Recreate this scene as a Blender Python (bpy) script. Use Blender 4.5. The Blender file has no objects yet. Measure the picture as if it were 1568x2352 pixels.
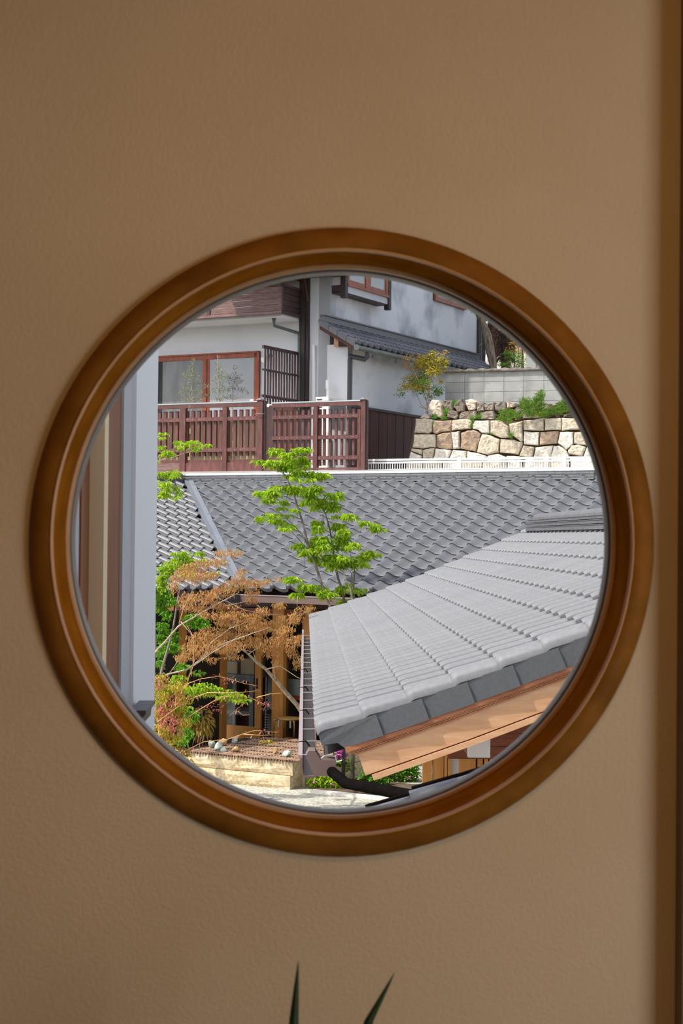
import bpy, math, random
import numpy as np
from mathutils import Matrix, Vector
random.seed(7); rng = np.random.default_rng(11)
scene = bpy.context.scene
col = scene.collection

# ------------------------------------------------------------------ camera, sky, sun, exposure
CZ = 3.15                                   # eye height above the courtyard ground
F = 3800.0                                  # focal length in pixels of the 1568 x 2352 frame
ROLL = math.radians(0.55)
PITCH = math.atan(57.6 / F)
_r = np.array([1, 0, 0.]); _f = np.array([0, math.cos(PITCH), math.sin(PITCH)]); _u = np.array([0, -math.sin(PITCH), math.cos(PITCH)])
CR = math.cos(ROLL) * _r + math.sin(ROLL) * _u
CU = -math.sin(ROLL) * _r + math.cos(ROLL) * _u
CW = _f
cd = bpy.data.cameras.new('camera'); cam = bpy.data.objects.new('camera', cd); col.objects.link(cam)
cd.sensor_fit = 'VERTICAL'; cd.sensor_height = 36.0; cd.lens = F / 2352 * 36.0
cd.clip_start = 0.05; cd.clip_end = 400
cam.matrix_world = Matrix(((CR[0], CU[0], -CW[0], 0), (CR[1], CU[1], -CW[1], 0), (CR[2], CU[2], -CW[2], CZ), (0, 0, 0, 1)))
cd.dof.use_dof = True; cd.dof.focus_distance = 17.0; cd.dof.aperture_fstop = 13.0
scene.camera = cam

SUN = np.array([-1.15, -0.44, 1.70]); SUN /= np.linalg.norm(SUN)      # direction towards the sun
world = bpy.data.worlds.new('world'); scene.world = world; world.use_nodes = True
wn = world.node_tree.nodes; wl_ = world.node_tree.links
bg = wn['Background']; sky = wn.new('ShaderNodeTexSky'); sky.sky_type = 'NISHITA'
sky.sun_disc = False; sky.sun_elevation = math.asin(SUN[2]); sky.sun_rotation = math.atan2(SUN[0], SUN[1])
sky.air_density = 1.0; sky.dust_density = 3.0; sky.ozone_density = 1.0
hs = wn.new('ShaderNodeHueSaturation'); hs.inputs['Saturation'].default_value = 0.55      # thin bright haze
wl_.new(sky.outputs[0], hs.inputs['Color']); wl_.new(hs.outputs[0], bg.inputs[0]); bg.inputs[1].default_value = 0.30
sd = bpy.data.lights.new('sun', 'SUN'); so = bpy.data.objects.new('sun', sd); col.objects.link(so)
sd.energy = 4.6; sd.angle = math.radians(0.6); sd.color = (1.0, 0.95, 0.86)
so.rotation_euler = Vector(tuple(SUN)).to_track_quat('Z', 'Y').to_euler(); so.location = (0, 0, 30)
scene.view_settings.view_transform = 'Standard'; scene.view_settings.look = 'None'
scene.view_settings.gamma = 1.0; scene.view_settings.use_curve_mapping = False
scene.view_settings.exposure = 0.0

# ------------------------------------------------------------------ geometry helpers
Z = np.array([0, 0, 1.0]); CAM = np.array([0, 0, CZ])
def V(*a): return np.array(a, float)
def ray(x, y): return (x - 784) / F * CR + (1176 - y) / F * CU + CW
def at(x, y, Y):
    d = ray(x, y); return CAM + d * (Y / d[1])
def proj(P):
    P = np.asarray(P, float) - CAM; w = P @ CW
    return 784 + F * (P @ CR) / w, 1176 - F * (P @ CU) / w
class Plane:
    """upright plane: horizontal axis e, outward normal n, through point P"""
    def __init__(s, P, e, n): s.P, s.e, s.n = np.array(P, float), np.array(e, float), np.array(n, float)
    def p(s, x, y, off=0.0):
        d = ray(x, y); Q = s.P + s.n * off
        return CAM + d * (np.dot(Q - CAM, s.n) / np.dot(d, s.n))
    def az(s, x, y, off=0.0):
        q = s.p(x, y, off) - s.P; return float(np.dot(q, s.e)), float(q[2] + s.P[2])
    def w(s, a, z, off=0.0):
        q = s.P + s.e * a + s.n * off; return V(q[0], q[1], z)
    def off(s, o): return Plane(s.P + s.n * o, s.e, s.n)
def axes(deg):
    t = math.radians(deg); return V(math.cos(t), -math.sin(t), 0), V(-math.sin(t), -math.cos(t), 0)

class MB:
    def __init__(s): s.v, s.f = [], []
    def add(s, vs, fs):
        b = len(s.v); s.v.extend([tuple(map(float, p)) for p in vs]); s.f.extend([tuple(b + i for i in f) for f in fs]); return s
    def box(s, O, A, B, C):
        O, A, B, C = map(np.asarray, (O, A, B, C))
        vs = [O, O + A, O + A + B, O + B, O + C, O + A + C, O + A + B + C, O + B + C]
        fs = [(0, 3, 2, 1), (4, 5, 6, 7), (0, 1, 5, 4), (1, 2, 6, 5), (2, 3, 7, 6), (3, 0, 4, 7)]
        if np.dot(np.cross(A, B), C) < 0: fs = [f[::-1] for f in fs]
        return s.add(vs, fs)
    def prism(s, pts, vec):
        n = len(pts); pts = [np.asarray(p, float) for p in pts]; vec = np.asarray(vec, float)
        c = np.zeros(3)
        for i in range(n): c += np.cross(pts[i] - pts[0], pts[(i + 1) % n] - pts[0])
        fs = [tuple(range(n))[::-1], tuple(range(n, 2 * n))] + [(i, (i + 1) % n, n + (i + 1) % n, n + i) for i in range(n)]
        if np.dot(c, vec) < 0: fs = [f[::-1] for f in fs]
        return s.add(pts + [p + vec for p in pts], fs)
    def tube(s, path, rad, n=6, caps=True):
        path = [np.asarray(p, float) for p in path]; m = len(path)
        rad = [rad] * m if np.isscalar(rad) else list(rad)
        rings = []; ref = None
        for i in range(m):
            t = path[min(i + 1, m - 1)] - path[max(i - 1, 0)]; t = t / (np.linalg.norm(t) + 1e-9)
            if ref is None: ref = V(1, 0, 0) if abs(t[0]) < .8 else V(0, 1, 0)
            a = np.cross(t, ref); a /= np.linalg.norm(a) + 1e-9; b = np.cross(t, a); ref = -np.cross(t, a) * 0 + np.cross(a, t)
            rings.append([path[i] + rad[i] * (math.cos(2 * math.pi * k / n) * a + math.sin(2 * math.pi * k / n) * b) for k in range(n)])
        vs = [p for r in rings for p in r]; fs = []
        for i in range(m - 1):
            for k in range(n):
                fs.append((i * n + k, i * n + (k + 1) % n, (i + 1) * n + (k + 1) % n, (i + 1) * n + k))
        if caps: fs += [tuple(range(n))[::-1], tuple((m - 1) * n + k for k in range(n))]
        return s.add(vs, fs)
    def ball(s, c, r, nu=8, nv=5):
        c = np.asarray(c, float); r = np.ones(3) * r; vs = [c + V(0, 0, r[2])]; fs = []
        for j in range(1, nv):
            for k in range(nu):
                th = math.pi * j / nv; ph = 2 * math.pi * k / nu
                vs.append(c + r * V(math.sin(th) * math.cos(ph), math.sin(th) * math.sin(ph), math.cos(th)))
        vs.append(c - V(0, 0, r[2])); L = len(vs) - 1
        for k in range(nu):
            fs.append((0, 1 + k, 1 + (k + 1) % nu)); fs.append((L, L - nu + (k + 1) % nu, L - nu + k))
            for j in range(nv - 2):
                a = 1 + j * nu; fs.append((a + k, a + nu + k, a + nu + (k + 1) % nu, a + (k + 1) % nu))
        return s.add(vs, fs)
    def lathe(s, c, prof, n=16):
        c = np.asarray(c, float); m = len(prof)
        vs = [c + V(r * math.cos(2 * math.pi * k / n), r * math.sin(2 * math.pi * k / n), z) for r, z in prof for k in range(n)]
        fs = [(i * n + k, i * n + (k + 1) % n, (i + 1) * n + (k + 1) % n, (i + 1) * n + k) for i in range(m - 1) for k in range(n)]
        fs += [tuple(range(n))[::-1], tuple((m - 1) * n + k for k in range(n))]
        return s.add(vs, fs)
    def pbox(s, pl, x0, y0, x1, y1, o0, o1):
        """box on an upright plane between two image corners taken at offset o1 (its front)"""
        a0, z0 = pl.az(x0, y0, o1); a1, z1 = pl.az(x1, y1, o1); return s.abox(pl, a0, z0, a1, z1, o0, o1)
    def abox(s, pl, a0, z0, a1, z1, o0, o1):
        a0, a1 = sorted((a0, a1)); z0, z1 = sorted((z0, z1)); o0, o1 = sorted((o0, o1))
        return s.box(pl.w(a0, z0, o0), pl.e * (a1 - a0), pl.n * (o1 - o0), Z * (z1 - z0))

def wloc(o):
    p = V(0, 0, 0)
    while o is not None: p = p + np.array(o.location); o = o.parent
    return p
def mesh_of(name, mb, mats, smooth=False, origin=None):
    me = bpy.data.meshes.new(name)
    vs = np.array(mb.v, float).reshape(-1, 3)
    if origin is not None: vs = vs - origin
    me.from_pydata(vs.tolist(), [], mb.f)
    for m in (mats if isinstance(mats, (list, tuple)) else [mats]): me.materials.append(m)
    if smooth:
        me.polygons.foreach_set('use_smooth', [True] * len(me.polygons))
    me.update(); return me
def part(name, mb, mat, parent, smooth=False, label=None, kind=None):
    o = bpy.data.objects.new(name, mesh_of(name, mb, mat, smooth, wloc(parent))); col.objects.link(o); o.parent = parent
    if label: o['label'] = label
    if kind: o['kind'] = kind
    return o
def inst(name, me, M, parent):
    o = bpy.data.objects.new(name, me); col.objects.link(o); o.parent = parent
    o.matrix_local = Matrix.Translation(tuple(-wloc(parent))) @ M; return o
def thing(name, label, cat, loc, group=None, kind=None):
    o = bpy.data.objects.new(name, None); col.objects.link(o); o.location = tuple(loc); o.empty_display_size = .2
    if label: o['label'] = label
    if cat: o['category'] = cat
    if group: o['group'] = group
    if kind: o['kind'] = kind
    return o
def solid(name, mb, mat, label=None, cat=None, group=None, kind=None, smooth=False):
    vs = np.array(mb.v); org = V((vs[:, 0].min() + vs[:, 0].max()) / 2, (vs[:, 1].min() + vs[:, 1].max()) / 2, vs[:, 2].min())
    o = bpy.data.objects.new(name, mesh_of(name, mb, mat, smooth, org)); col.objects.link(o); o.location = tuple(org)
    if label: o['label'] = label
    if cat: o['category'] = cat
    if group: o['group'] = group
    if kind: o['kind'] = kind
    return o
def frameM(O, X, Y, Zv):
    return Matrix(((X[0], Y[0], Zv[0], O[0]), (X[1], Y[1], Zv[1], O[1]), (X[2], Y[2], Zv[2], O[2]), (0, 0, 0, 1)))

# ------------------------------------------------------------------ materials
def lin(c):
    return tuple(((v / 255) / 12.92 if v / 255 <= .04045 else ((v / 255 + .055) / 1.055) ** 2.4) for v in c) + (1.0,)
def mat(name, c, rough=.6, c2=None, scale=8.0, detail=4.0, bump=0.0, bscale=None, metal=0.0, spec=.5, stretch=None, rand=0.0,
        lo=.35, hi=.65, trans=0.0, island=False, coat=0.0, c3=None, scale3=2.0, lo3=.45, hi3=.7):
    m = bpy.data.materials.new(name); m.use_nodes = True; nt = m.node_tree; N, L = nt.nodes, nt.links
    b = N['Principled BSDF']; b.inputs['Roughness'].default_value = rough; b.inputs['Metallic'].default_value = metal
    b.inputs['Specular IOR Level'].default_value = spec; b.inputs['Coat Weight'].default_value = coat
    tc = N.new('ShaderNodeTexCoord'); mp = N.new('ShaderNodeMapping'); L.new(tc.outputs['Object'], mp.inputs[0])
    if stretch: mp.inputs['Scale'].default_value = stretch
    out = None
    if c2 is not None:
        ns = N.new('ShaderNodeTexNoise'); ns.inputs['Scale'].default_value = scale; ns.inputs['Detail'].default_value = detail
        L.new(mp.outputs[0], ns.inputs['Vector'])
        rp = N.new('ShaderNodeValToRGB'); rp.color_ramp.elements[0].position = lo; rp.color_ramp.elements[1].position = hi
        rp.color_ramp.elements[0].color = lin(c); rp.color_ramp.elements[1].color = lin(c2)
        L.new(ns.outputs['Fac'], rp.inputs[0]); out = rp.outputs[0]
    if c3 is not None:
        n3 = N.new('ShaderNodeTexNoise'); n3.inputs['Scale'].default_value = scale3; n3.inputs['Detail'].default_value = 5
        L.new(mp.outputs[0], n3.inputs['Vector'])
        mr = N.new('ShaderNodeMapRange'); mr.inputs[1].default_value = lo3; mr.inputs[2].default_value = hi3; L.new(n3.outputs['Fac'], mr.inputs[0])
        mx = N.new('ShaderNodeMix'); mx.data_type = 'RGBA'; L.new(mr.outputs[0], mx.inputs[0])
        if out: L.new(out, mx.inputs[6])
        else: mx.inputs[6].default_value = lin(c)
        mx.inputs[7].default_value = lin(c3); out = mx.outputs[2]
    if rand or island:
        hv = N.new('ShaderNodeHueSaturation')
        if out: L.new(out, hv.inputs['Color'])
        else: hv.inputs['Color'].default_value = lin(c)
        if island: src = N.new('ShaderNodeNewGeometry').outputs['Random Per Island']
        else: src = N.new('ShaderNodeObjectInfo').outputs['Random']
        mr = N.new('ShaderNodeMapRange'); mr.inputs[3].default_value = 1 - rand; mr.inputs[4].default_value = 1 + rand
        L.new(src, mr.inputs[0]); L.new(mr.outputs[0], hv.inputs['Value']); out = hv.outputs[0]
    if out: L.new(out, b.inputs['Base Color'])
    else: b.inputs['Base Color'].default_value = lin(c)
    if bump:
        nb = N.new('ShaderNodeTexNoise'); nb.inputs['Scale'].default_value = bscale or scale * 4; nb.inputs['Detail'].default_value = 5
        L.new(mp.outputs[0], nb.inputs['Vector']); bp = N.new('ShaderNodeBump'); bp.inputs['Strength'].default_value = bump; bp.inputs['Distance'].default_value = .02
        L.new(nb.outputs['Fac'], bp.inputs['Height']); L.new(bp.outputs[0], b.inputs['Normal'])
    if trans:
        tr = N.new('ShaderNodeBsdfTranslucent'); ms = N.new('ShaderNodeMixShader'); ms.inputs[0].default_value = trans
        if out: L.new(out, tr.inputs[0])
        else: tr.inputs[0].default_value = lin(c)
        L.new(b.outputs[0], ms.inputs[1]); L.new(tr.outputs[0], ms.inputs[2]); L.new(ms.outputs[0], N['Material Output'].inputs[0])
    return m
def leafmat(name, cols, trans=.35, rough=.5):
    """leaf colour picked per leaf from a ramp"""
    m = bpy.data.materials.new(name); m.use_nodes = True; nt = m.node_tree; N, L = nt.nodes, nt.links
    b = N['Principled BSDF']; b.inputs['Roughness'].default_value = rough
    g = N.new('ShaderNodeNewGeometry'); rp = N.new('ShaderNodeValToRGB'); rp.color_ramp.interpolation = 'LINEAR'
    els = rp.color_ramp.elements
    while len(els) < len(cols): els.new(0.5)
    for i, c in enumerate(cols): els[i].position = i / (len(cols) - 1); els[i].color = lin(c)
    L.new(g.outputs['Random Per Island'], rp.inputs[0]); L.new(rp.outputs[0], b.inputs['Base Color'])
    tr = N.new('ShaderNodeBsdfTranslucent'); ms = N.new('ShaderNodeMixShader'); ms.inputs[0].default_value = trans
    L.new(rp.outputs[0], tr.inputs[0]); L.new(b.outputs[0], ms.inputs[1]); L.new(tr.outputs[0], ms.inputs[2]); L.new(ms.outputs[0], N['Material Output'].inputs[0])
    return m
def glassmat(name, tint=(1, 1, 1), refl=1.45):
    m = bpy.data.materials.new(name); m.use_nodes = True; N, L = m.node_tree.nodes, m.node_tree.links
    N.remove(N['Principled BSDF']); t = N.new('ShaderNodeBsdfTransparent'); t.inputs[0].default_value = tint + (1,)
    gl = N.new('ShaderNodeBsdfGlossy'); gl.inputs['Roughness'].default_value = .0
    fr = N.new('ShaderNodeFresnel'); fr.inputs[0].default_value = refl; ms = N.new('ShaderNodeMixShader')
    L.new(fr.outputs[0], ms.inputs[0]); L.new(t.outputs[0], ms.inputs[1]); L.new(gl.outputs[0], ms.inputs[2]); L.new(ms.outputs[0], N['Material Output'].inputs[0])
    return m

MT = dict(
    plaster=mat('interior_plaster', (198, 181, 153), .9, c2=(205, 189, 162), scale=3, bump=.12, bscale=160),
    shadepost=mat('shade_post', (126, 106, 86), .8, c2=(116, 96, 78), scale=4),
    floorwood=mat('floor_boards', (150, 146, 142), .6, c2=(136, 132, 128), scale=5, stretch=(8, 1, 1)),
    ceil=mat('ceiling_board', (190, 134, 72), .8, c2=(172, 118, 60), scale=4),
    ring=mat('cedar_ring', (138, 92, 32), .6, c2=(114, 74, 20), scale=14, detail=6, bump=.03, spec=.1),
    revealwood=mat('reveal_wood', (164, 106, 32), .75, c2=(142, 88, 22), scale=12, spec=.0), palewood=mat('pale_pine', (232, 206, 166), .6), sashwood=mat('sash_wood', (140, 86, 50), .6, c2=(122, 72, 40), scale=7, stretch=(4, 4, .4), spec=.2),
    bead=mat('highlight_bead', (204, 164, 120), .3, c2=(188, 146, 100), scale=12, spec=.6),  # paler wood tone puts the edge's highlight line into the colour
    lip=mat('cedar_lip', (196, 160, 116), .35, c2=(180, 142, 98), scale=10),
    gasket=mat('window_gasket', (60, 62, 66), .5), winmetal=mat('window_metal', (122, 116, 110), .45),
    glass=glassmat('window_glass'), glassdark=glassmat('door_glass', (.82, .86, .86)),
    tile_near=mat('pavilion_tile', (110, 111, 114), .55, c2=(118, 119, 122), scale=30, rand=.05, spec=.35),
    tile_verge=mat('pavilion_verge_tile', (92, 94, 98), .40, c2=(100, 102, 106), scale=60, rand=.05, spec=.6),
    tile_main=mat('hall_tile', (92, 93, 97), .45, c2=(102, 103, 106), scale=12, rand=.08, spec=.5),
    tile_cap=mat('sunlit_cap_tile', (176, 178, 182), .3, c2=(186, 188, 191), scale=12, rand=.05, spec=.7),  # lightened tone: the caps' sunlit gloss is put into the colour
    tile_ridge=mat('ridge_tile', (112, 114, 118), .36, c2=(122, 124, 127), scale=12, rand=.06, spec=.6),
    tile_dark=mat('dark_ridge_tile', (92, 93, 97), .45, c2=(100, 100, 104), scale=12, rand=.08),
    tile_darker=mat('darker_hall_tile', (52, 54, 60), .35, c2=(78, 80, 86), scale=7, rand=.1, lo=.45, hi=.7),  # darker tone for hall tiles in two patches near the eave
    tile_old=mat('weathered_tile', (84, 85, 90), .4, c2=(112, 113, 118), scale=9, rand=.15),
    valley=mat('valley_metal', (112, 118, 126), .4, c2=(104, 110, 118), scale=3),
    deck=mat('roof_deck', (48, 44, 42), .9),
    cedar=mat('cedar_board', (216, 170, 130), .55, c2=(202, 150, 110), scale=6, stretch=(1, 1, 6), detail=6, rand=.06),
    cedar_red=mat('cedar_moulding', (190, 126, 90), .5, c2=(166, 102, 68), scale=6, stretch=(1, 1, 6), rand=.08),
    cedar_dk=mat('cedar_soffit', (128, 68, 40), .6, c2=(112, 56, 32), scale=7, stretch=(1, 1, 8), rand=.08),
    timber=mat('honey_timber', (204, 142, 70), .5, c2=(186, 122, 54), scale=9, stretch=(3, 3, .4), rand=.08),
    redwood=mat('red_brown_timber', (140, 68, 30), .55, c2=(118, 52, 20), scale=9, stretch=(.5, .5, 3), rand=.08),
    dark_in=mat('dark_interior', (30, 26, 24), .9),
    gutter=mat('brown_gutter', (112, 92, 88), .4, c2=(104, 86, 82), scale=3, spec=.5),
    gutter_lt=mat('gutter_lip', (150, 136, 138), .4), steel=mat('steel', (190, 190, 192), .3, metal=.7),
    black=mat('black_pipe', (14, 13, 13), .8, c2=(20, 18, 18), scale=20, spec=.0), blackmetal=mat('black_metal', (62, 62, 66), .45),
    stucco=mat('white_stucco', (214, 216, 220), .9, c3=(142, 144, 150), scale3=1.3, lo3=.50, hi3=.76, bump=.06, bscale=60),
    stucco2=mat('clean_stucco', (222, 223, 226), .9, c2=(214, 216, 220), scale=2, bump=.05, bscale=60),
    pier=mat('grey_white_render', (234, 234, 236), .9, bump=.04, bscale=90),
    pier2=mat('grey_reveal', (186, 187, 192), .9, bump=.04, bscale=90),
    darkwood=mat('dark_stained_wood', (76, 54, 54), .6, c2=(56, 40, 42), scale=8, stretch=(2, 2, .5), rand=.12),
    plankwood=mat('weathered_plank', (132, 102, 96), .65, c2=(98, 72, 70), scale=6, stretch=(1, 1, 7), detail=7, rand=.12, c3=(150, 92, 56), scale3=3, lo3=.6, hi3=.78),
    fencewood=mat('red_stained_fence', (112, 66, 60), .6, c2=(86, 50, 48), scale=8, stretch=(2, 2, .6), rand=.14, c3=(140, 104, 98), scale3=6, lo3=.62, hi3=.8),
    siding=mat('burnt_siding', (84, 46, 36), .7, c2=(62, 34, 30), scale=7, stretch=(4, 4, .4), rand=.16),
    postwood=mat('black_brown_post', (58, 48, 48), .6, c2=(44, 36, 37), scale=8, stretch=(3, 3, .3), rand=.1),
    orangewood=mat('orange_frame', (150, 70, 34), .45, c2=(120, 52, 26), scale=9, stretch=(1, 1, .5), rand=.08),
    pane_lt=mat('pale_pane', (150, 154, 158), .12, c2=(140, 144, 150), scale=2), pane_dk=mat('dark_pane', (84, 88, 90), .1, c2=(110, 112, 114), scale=2.5, stretch=(3, 3, .5)),
    pane_wh=mat('white_pane', (205, 208, 210), .3), cream=mat('cream_screen', (226, 206, 168), .8, c2=(212, 190, 152), scale=4),
    white=mat('white_paint', (234, 234, 232), .4), offwhite=mat('ivory_casing', (226, 224, 216), .45), slot=mat('slot_black', (34, 34, 36), .7),
    mesh=mat('grey_grille', (132, 132, 134), .5), greypipe=mat('grey_pipe', (112, 114, 116), .4),
    copper=mat('green_grey_gutter', (84, 90, 86), .45, c2=(96, 108, 98), scale=5),
    granite=mat('granite_stone', (214, 203, 182), .9, c2=(174, 160, 138), scale=18, detail=9, bump=.8, bscale=34, rand=.12, c3=(190, 152, 112), scale3=2.2, lo3=.6, hi3=.84),
    granite_w=mat('pale_granite', (236, 230, 218), .9, c2=(198, 189, 174), scale=18, detail=9, bump=.8, bscale=34, rand=.07, c3=(206, 168, 122), scale3=2, lo3=.62, hi3=.8),
    granite_b=mat('brown_granite', (146, 124, 110), .9, c2=(184, 160, 130), scale=10, detail=9, bump=.8, bscale=34, rand=.1),
    rock=mat('dark_rock', (124, 112, 100), .9, c2=(196, 186, 172), scale=4, detail=8, bump=.6, bscale=12, rand=.15, lo=.45, hi=.7),
    rockw=mat('white_rock', (216, 202, 184), .9, c2=(182, 162, 144), scale=4, detail=8, bump=.6, bscale=12),
    greenrock=mat('green_grey_rock', (178, 192, 184), .8, c2=(148, 160, 152), scale=14, bump=.4, bscale=30, rand=.08),
    tanrock=mat('tan_rock', (190, 158, 116), .8, c2=(160, 126, 86), scale=14, bump=.4, bscale=30, rand=.1),
    joint=mat('earth_joint', (92, 74, 58), .95), block=mat('concrete_block', (172, 173, 168), .9, c2=(150, 151, 147), scale=3, detail=7, rand=.07, c3=(196, 197, 193), scale3=4, lo3=.55, hi3=.75, bump=.1, bscale=80),
    mortar=mat('mortar', (176, 176, 170), .9), captile=mat('wall_cap_tile', (150, 142, 132), .8, c2=(118, 110, 102), scale=12, rand=.1),
    gravel=mat('washed_gravel', (206, 204, 190), .9, c2=(138, 136, 124), scale=38, detail=6, bump=.5, bscale=50), kerb=mat('pale_kerb', (226, 222, 210), .85, c2=(204, 200, 188), scale=20),
    earth=mat('earth', (98, 82, 66), .95, c2=(76, 62, 50), scale=6, bump=.4, bscale=20), slab=mat('terrace_concrete', (176, 172, 164), .9, c2=(160, 156, 148), scale=3),
    planter=mat('planter_granite', (210, 192, 158), .85, c2=(166, 146, 112), scale=24, detail=8, bump=.7, bscale=18, rand=.04, c3=(224, 212, 186), scale3=3, lo3=.5, hi3=.8),
    bamboo=mat('smoked_bamboo', (186, 154, 126), .6, c2=(150, 120, 98), scale=6, stretch=(1, 1, 1), rand=.25), bamboo_in=mat('bamboo_hollow', (44, 30, 24), .9),
    rope=mat('black_rope', (34, 30, 28), .9), bark=mat('grey_bark', (150, 138, 124), .8, c2=(92, 82, 74), scale=18, stretch=(1, 1, .5)),
    bark_lt=mat('pale_bark', (184, 168, 142), .8, c2=(134, 118, 100), scale=20), bark_dk=mat('dark_bark', (84, 74, 70), .8, c2=(120, 108, 100), scale=20),
    pinebark=mat('pine_bark', (152, 134, 116), .9, c2=(92, 76, 66), scale=8, stretch=(3, 3, .7), bump=.6, bscale=14), palmbark=mat('palm_fibre', (104, 72, 56), .95, c2=(70, 46, 36), scale=14, bump=.8, bscale=20),
    twig_y=mat('yellow_twig', (196, 166, 92), .6, c2=(176, 138, 84), scale=20),
    leaf_green=leafmat('fresh_green_leaf', [(116, 158, 24), (152, 192, 30), (180, 208, 44), (200, 218, 76)], .45),
    leaf_deep=leafmat('mid_green_leaf', [(78, 134, 28), (112, 172, 38), (150, 200, 54)], .45),
    leaf_bronze=leafmat('bronze_leaf', [(186, 112, 78), (210, 146, 92), (202, 164, 92), (186, 172, 88), (222, 164, 134)], .45),
    leaf_pink=leafmat('pink_bud', [(196, 98, 96), (216, 130, 124), (186, 84, 84)], .3),
    leaf_gold=leafmat('golden_leaf', [(156, 126, 40), (190, 158, 62), (208, 182, 100), (140, 112, 36)], .4),
    leaf_nandina=leafmat('nandina_leaf', [(90, 112, 36), (150, 154, 44), (208, 190, 56), (226, 206, 72), (214, 168, 64)], .4),
    leaf_nandred=leafmat('nandina_red_leaf', [(176, 104, 44), (206, 150, 50), (214, 176, 50), (160, 90, 44)], .35),
    leaf_olive=leafmat('olive_leaf', [(112, 124, 92), (150, 160, 128), (168, 168, 120), (96, 104, 84)], .25), leaf_dolive=leafmat('dark_olive_leaf', [(70, 76, 78), (92, 100, 96), (110, 116, 104)], .2),
    leaf_grass=leafmat('weed_leaf', [(74, 124, 30), (112, 158, 44), (150, 180, 70), (96, 140, 50)], .35), leaf_shrub=leafmat('shrub_leaf', [(48, 104, 26), (92, 150, 36), (140, 190, 50), (60, 116, 30)], .35),
    petal=leafmat('pink_petal', [(214, 110, 196), (228, 146, 214), (196, 84, 176)], .35), petal_y=leafmat('yellow_petal', [(226, 176, 32), (236, 200, 60)], .2),
    houseplant=mat('houseplant_leaf', (34, 60, 26), .45, c2=(22, 40, 18), scale=6), pot=mat('pot_glaze', (70, 66, 62), .4),
    sign=mat('sign_board', (206, 208, 206), .6), orange=mat('sign_orange', (206, 88, 32), .6), paleint=mat('shop_table', (112, 116, 120), .6), cardboard=mat('carton', (186, 160, 130), .8, rand=.1),
    brass=mat('stool_brass', (176, 140, 92), .3, metal=.8), stoolwood=mat('stool_wood', (196, 150, 84), .45), text=mat('sign_text', (120, 122, 122), .6),
    blue=mat('navy_cloth', (28, 34, 62), .8), lampshade=mat('lamp_cream', (226, 206, 168), .7),
)

# ------------------------------------------------------------------ the room: wall with the round window
_d = ray(700, 1233.0); _d[2] = 0
G = _d / np.linalg.norm(_d)                 # straight out through the window
S = V(G[1], -G[0], 0)                       # to the right along the wall
WALLD, FLOORZ, CEILZ = 2.52, CZ - 1.45, CZ + 1.25
wallpl = Plane(CAM + G * (WALLD - .02), S, -G)
wc = wallpl.p(787.5, 1244)                  # centre of the round window, on the face of its trim
R0, R1 = .4778, .4392
XP = float(np.dot(wallpl.p(1553, 1700, -.02) - CAM, S)); XR = 2.6; XL = -2.6; YB = -2.6
def rm(a, d, z): return CAM + S * a + G * d + Z * (z - CZ)          # room coordinates
def holed_wall():
    mb = MB(); n = 96; ca = float(np.dot(wc - CAM, S)); cz = wc[2]; r = .458
    for d, flip in ((WALLD, False), (WALLD + .24, True)):
        ring = []; outer = []
        for k in range(n):
            t = 2 * math.pi * k / n; c, s_ = math.cos(t), math.sin(t)
            ring.append(rm(ca + r * c, d, cz + r * s_))
            lim = [((XR if c > 0 else XL) - ca) / c if abs(c) > 1e-6 else 1e9, ((CEILZ if s_ > 0 else FLOORZ) - cz) / s_ if abs(s_) > 1e-6 else 1e9]
            q = min(lim); outer.append(rm(ca + q * c, d, cz + q * s_))
        fs = [(k, (k + 1) % n, n + (k + 1) % n, n + k) for k in range(n)]
        mb.add(ring + outer, [f if not flip else f[::-1] for f in fs])
        # corners of the rectangle left over between neighbouring outer points
        for sx, a in ((1, XR), (-1, XL)):
            for sz, z in ((1, CEILZ), (-1, FLOORZ)):
                ks = [k for k in range(n) if (math.cos(2 * math.pi * k / n) * sx > 0 and math.sin(2 * math.pi * k / n) * sz > 0)]
                best = None
                for k in range(n):
                    p, q = outer[k], outer[(k + 1) % n]
                    pa, qa = np.dot(p - CAM, S), np.dot(q - CAM, S)
                    if abs(pa - a) < 1e-5 and abs(q[2] - z) < 1e-5 and abs(qa - a) > 1e-4: best = (p, q)
                    if abs(qa - a) < 1e-5 and abs(p[2] - z) < 1e-5 and abs(pa - a) > 1e-4: best = (p, q)
                if best: mb.add([best[0], rm(a, d, z), best[1]], [(0, 1, 2) if not flip else (2, 1, 0)])
    return mb
w_ = solid('wall_front', holed_wall(), MT['plaster'], kind='structure')
w_['label'] = 'beige plastered wall around the round window'
def slabm(a0, a1, d0, d1, z0, z1): return MB().box(rm(a0, d0, z0), S * (a1 - a0), G * (d1 - d0), Z * (z1 - z0))
solid('wall_right', slabm(XR, XR + .12, YB, WALLD + .24, FLOORZ, CEILZ), MT['plaster'], kind='structure')
solid('trim_1', slabm(XP, XP + .12, WALLD - .05, WALLD, FLOORZ, CEILZ), MT['shadepost'], 'dark upright added to shade the right end of the wall', kind='structure')  # dark upright added so the wall's right end falls into shade
solid('wall_left', slabm(XL - .12, XL, YB, WALLD + .24, FLOORZ, CEILZ), MT['plaster'], kind='structure')
solid('floor', slabm(XL - .12, XR + .12, YB, WALLD + .24, FLOORZ - .1, FLOORZ), MT['floorwood'], kind='structure')
solid('ceiling', slabm(XL - .12, XR + .12, YB, WALLD + .24, CEILZ, CEILZ + .1), MT['ceil'], kind='structure')
solid('wall_back', slabm(XL - .12, XR + .12, YB - .12, YB, FLOORZ, CEILZ), MT['plaster'], kind='structure')
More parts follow.
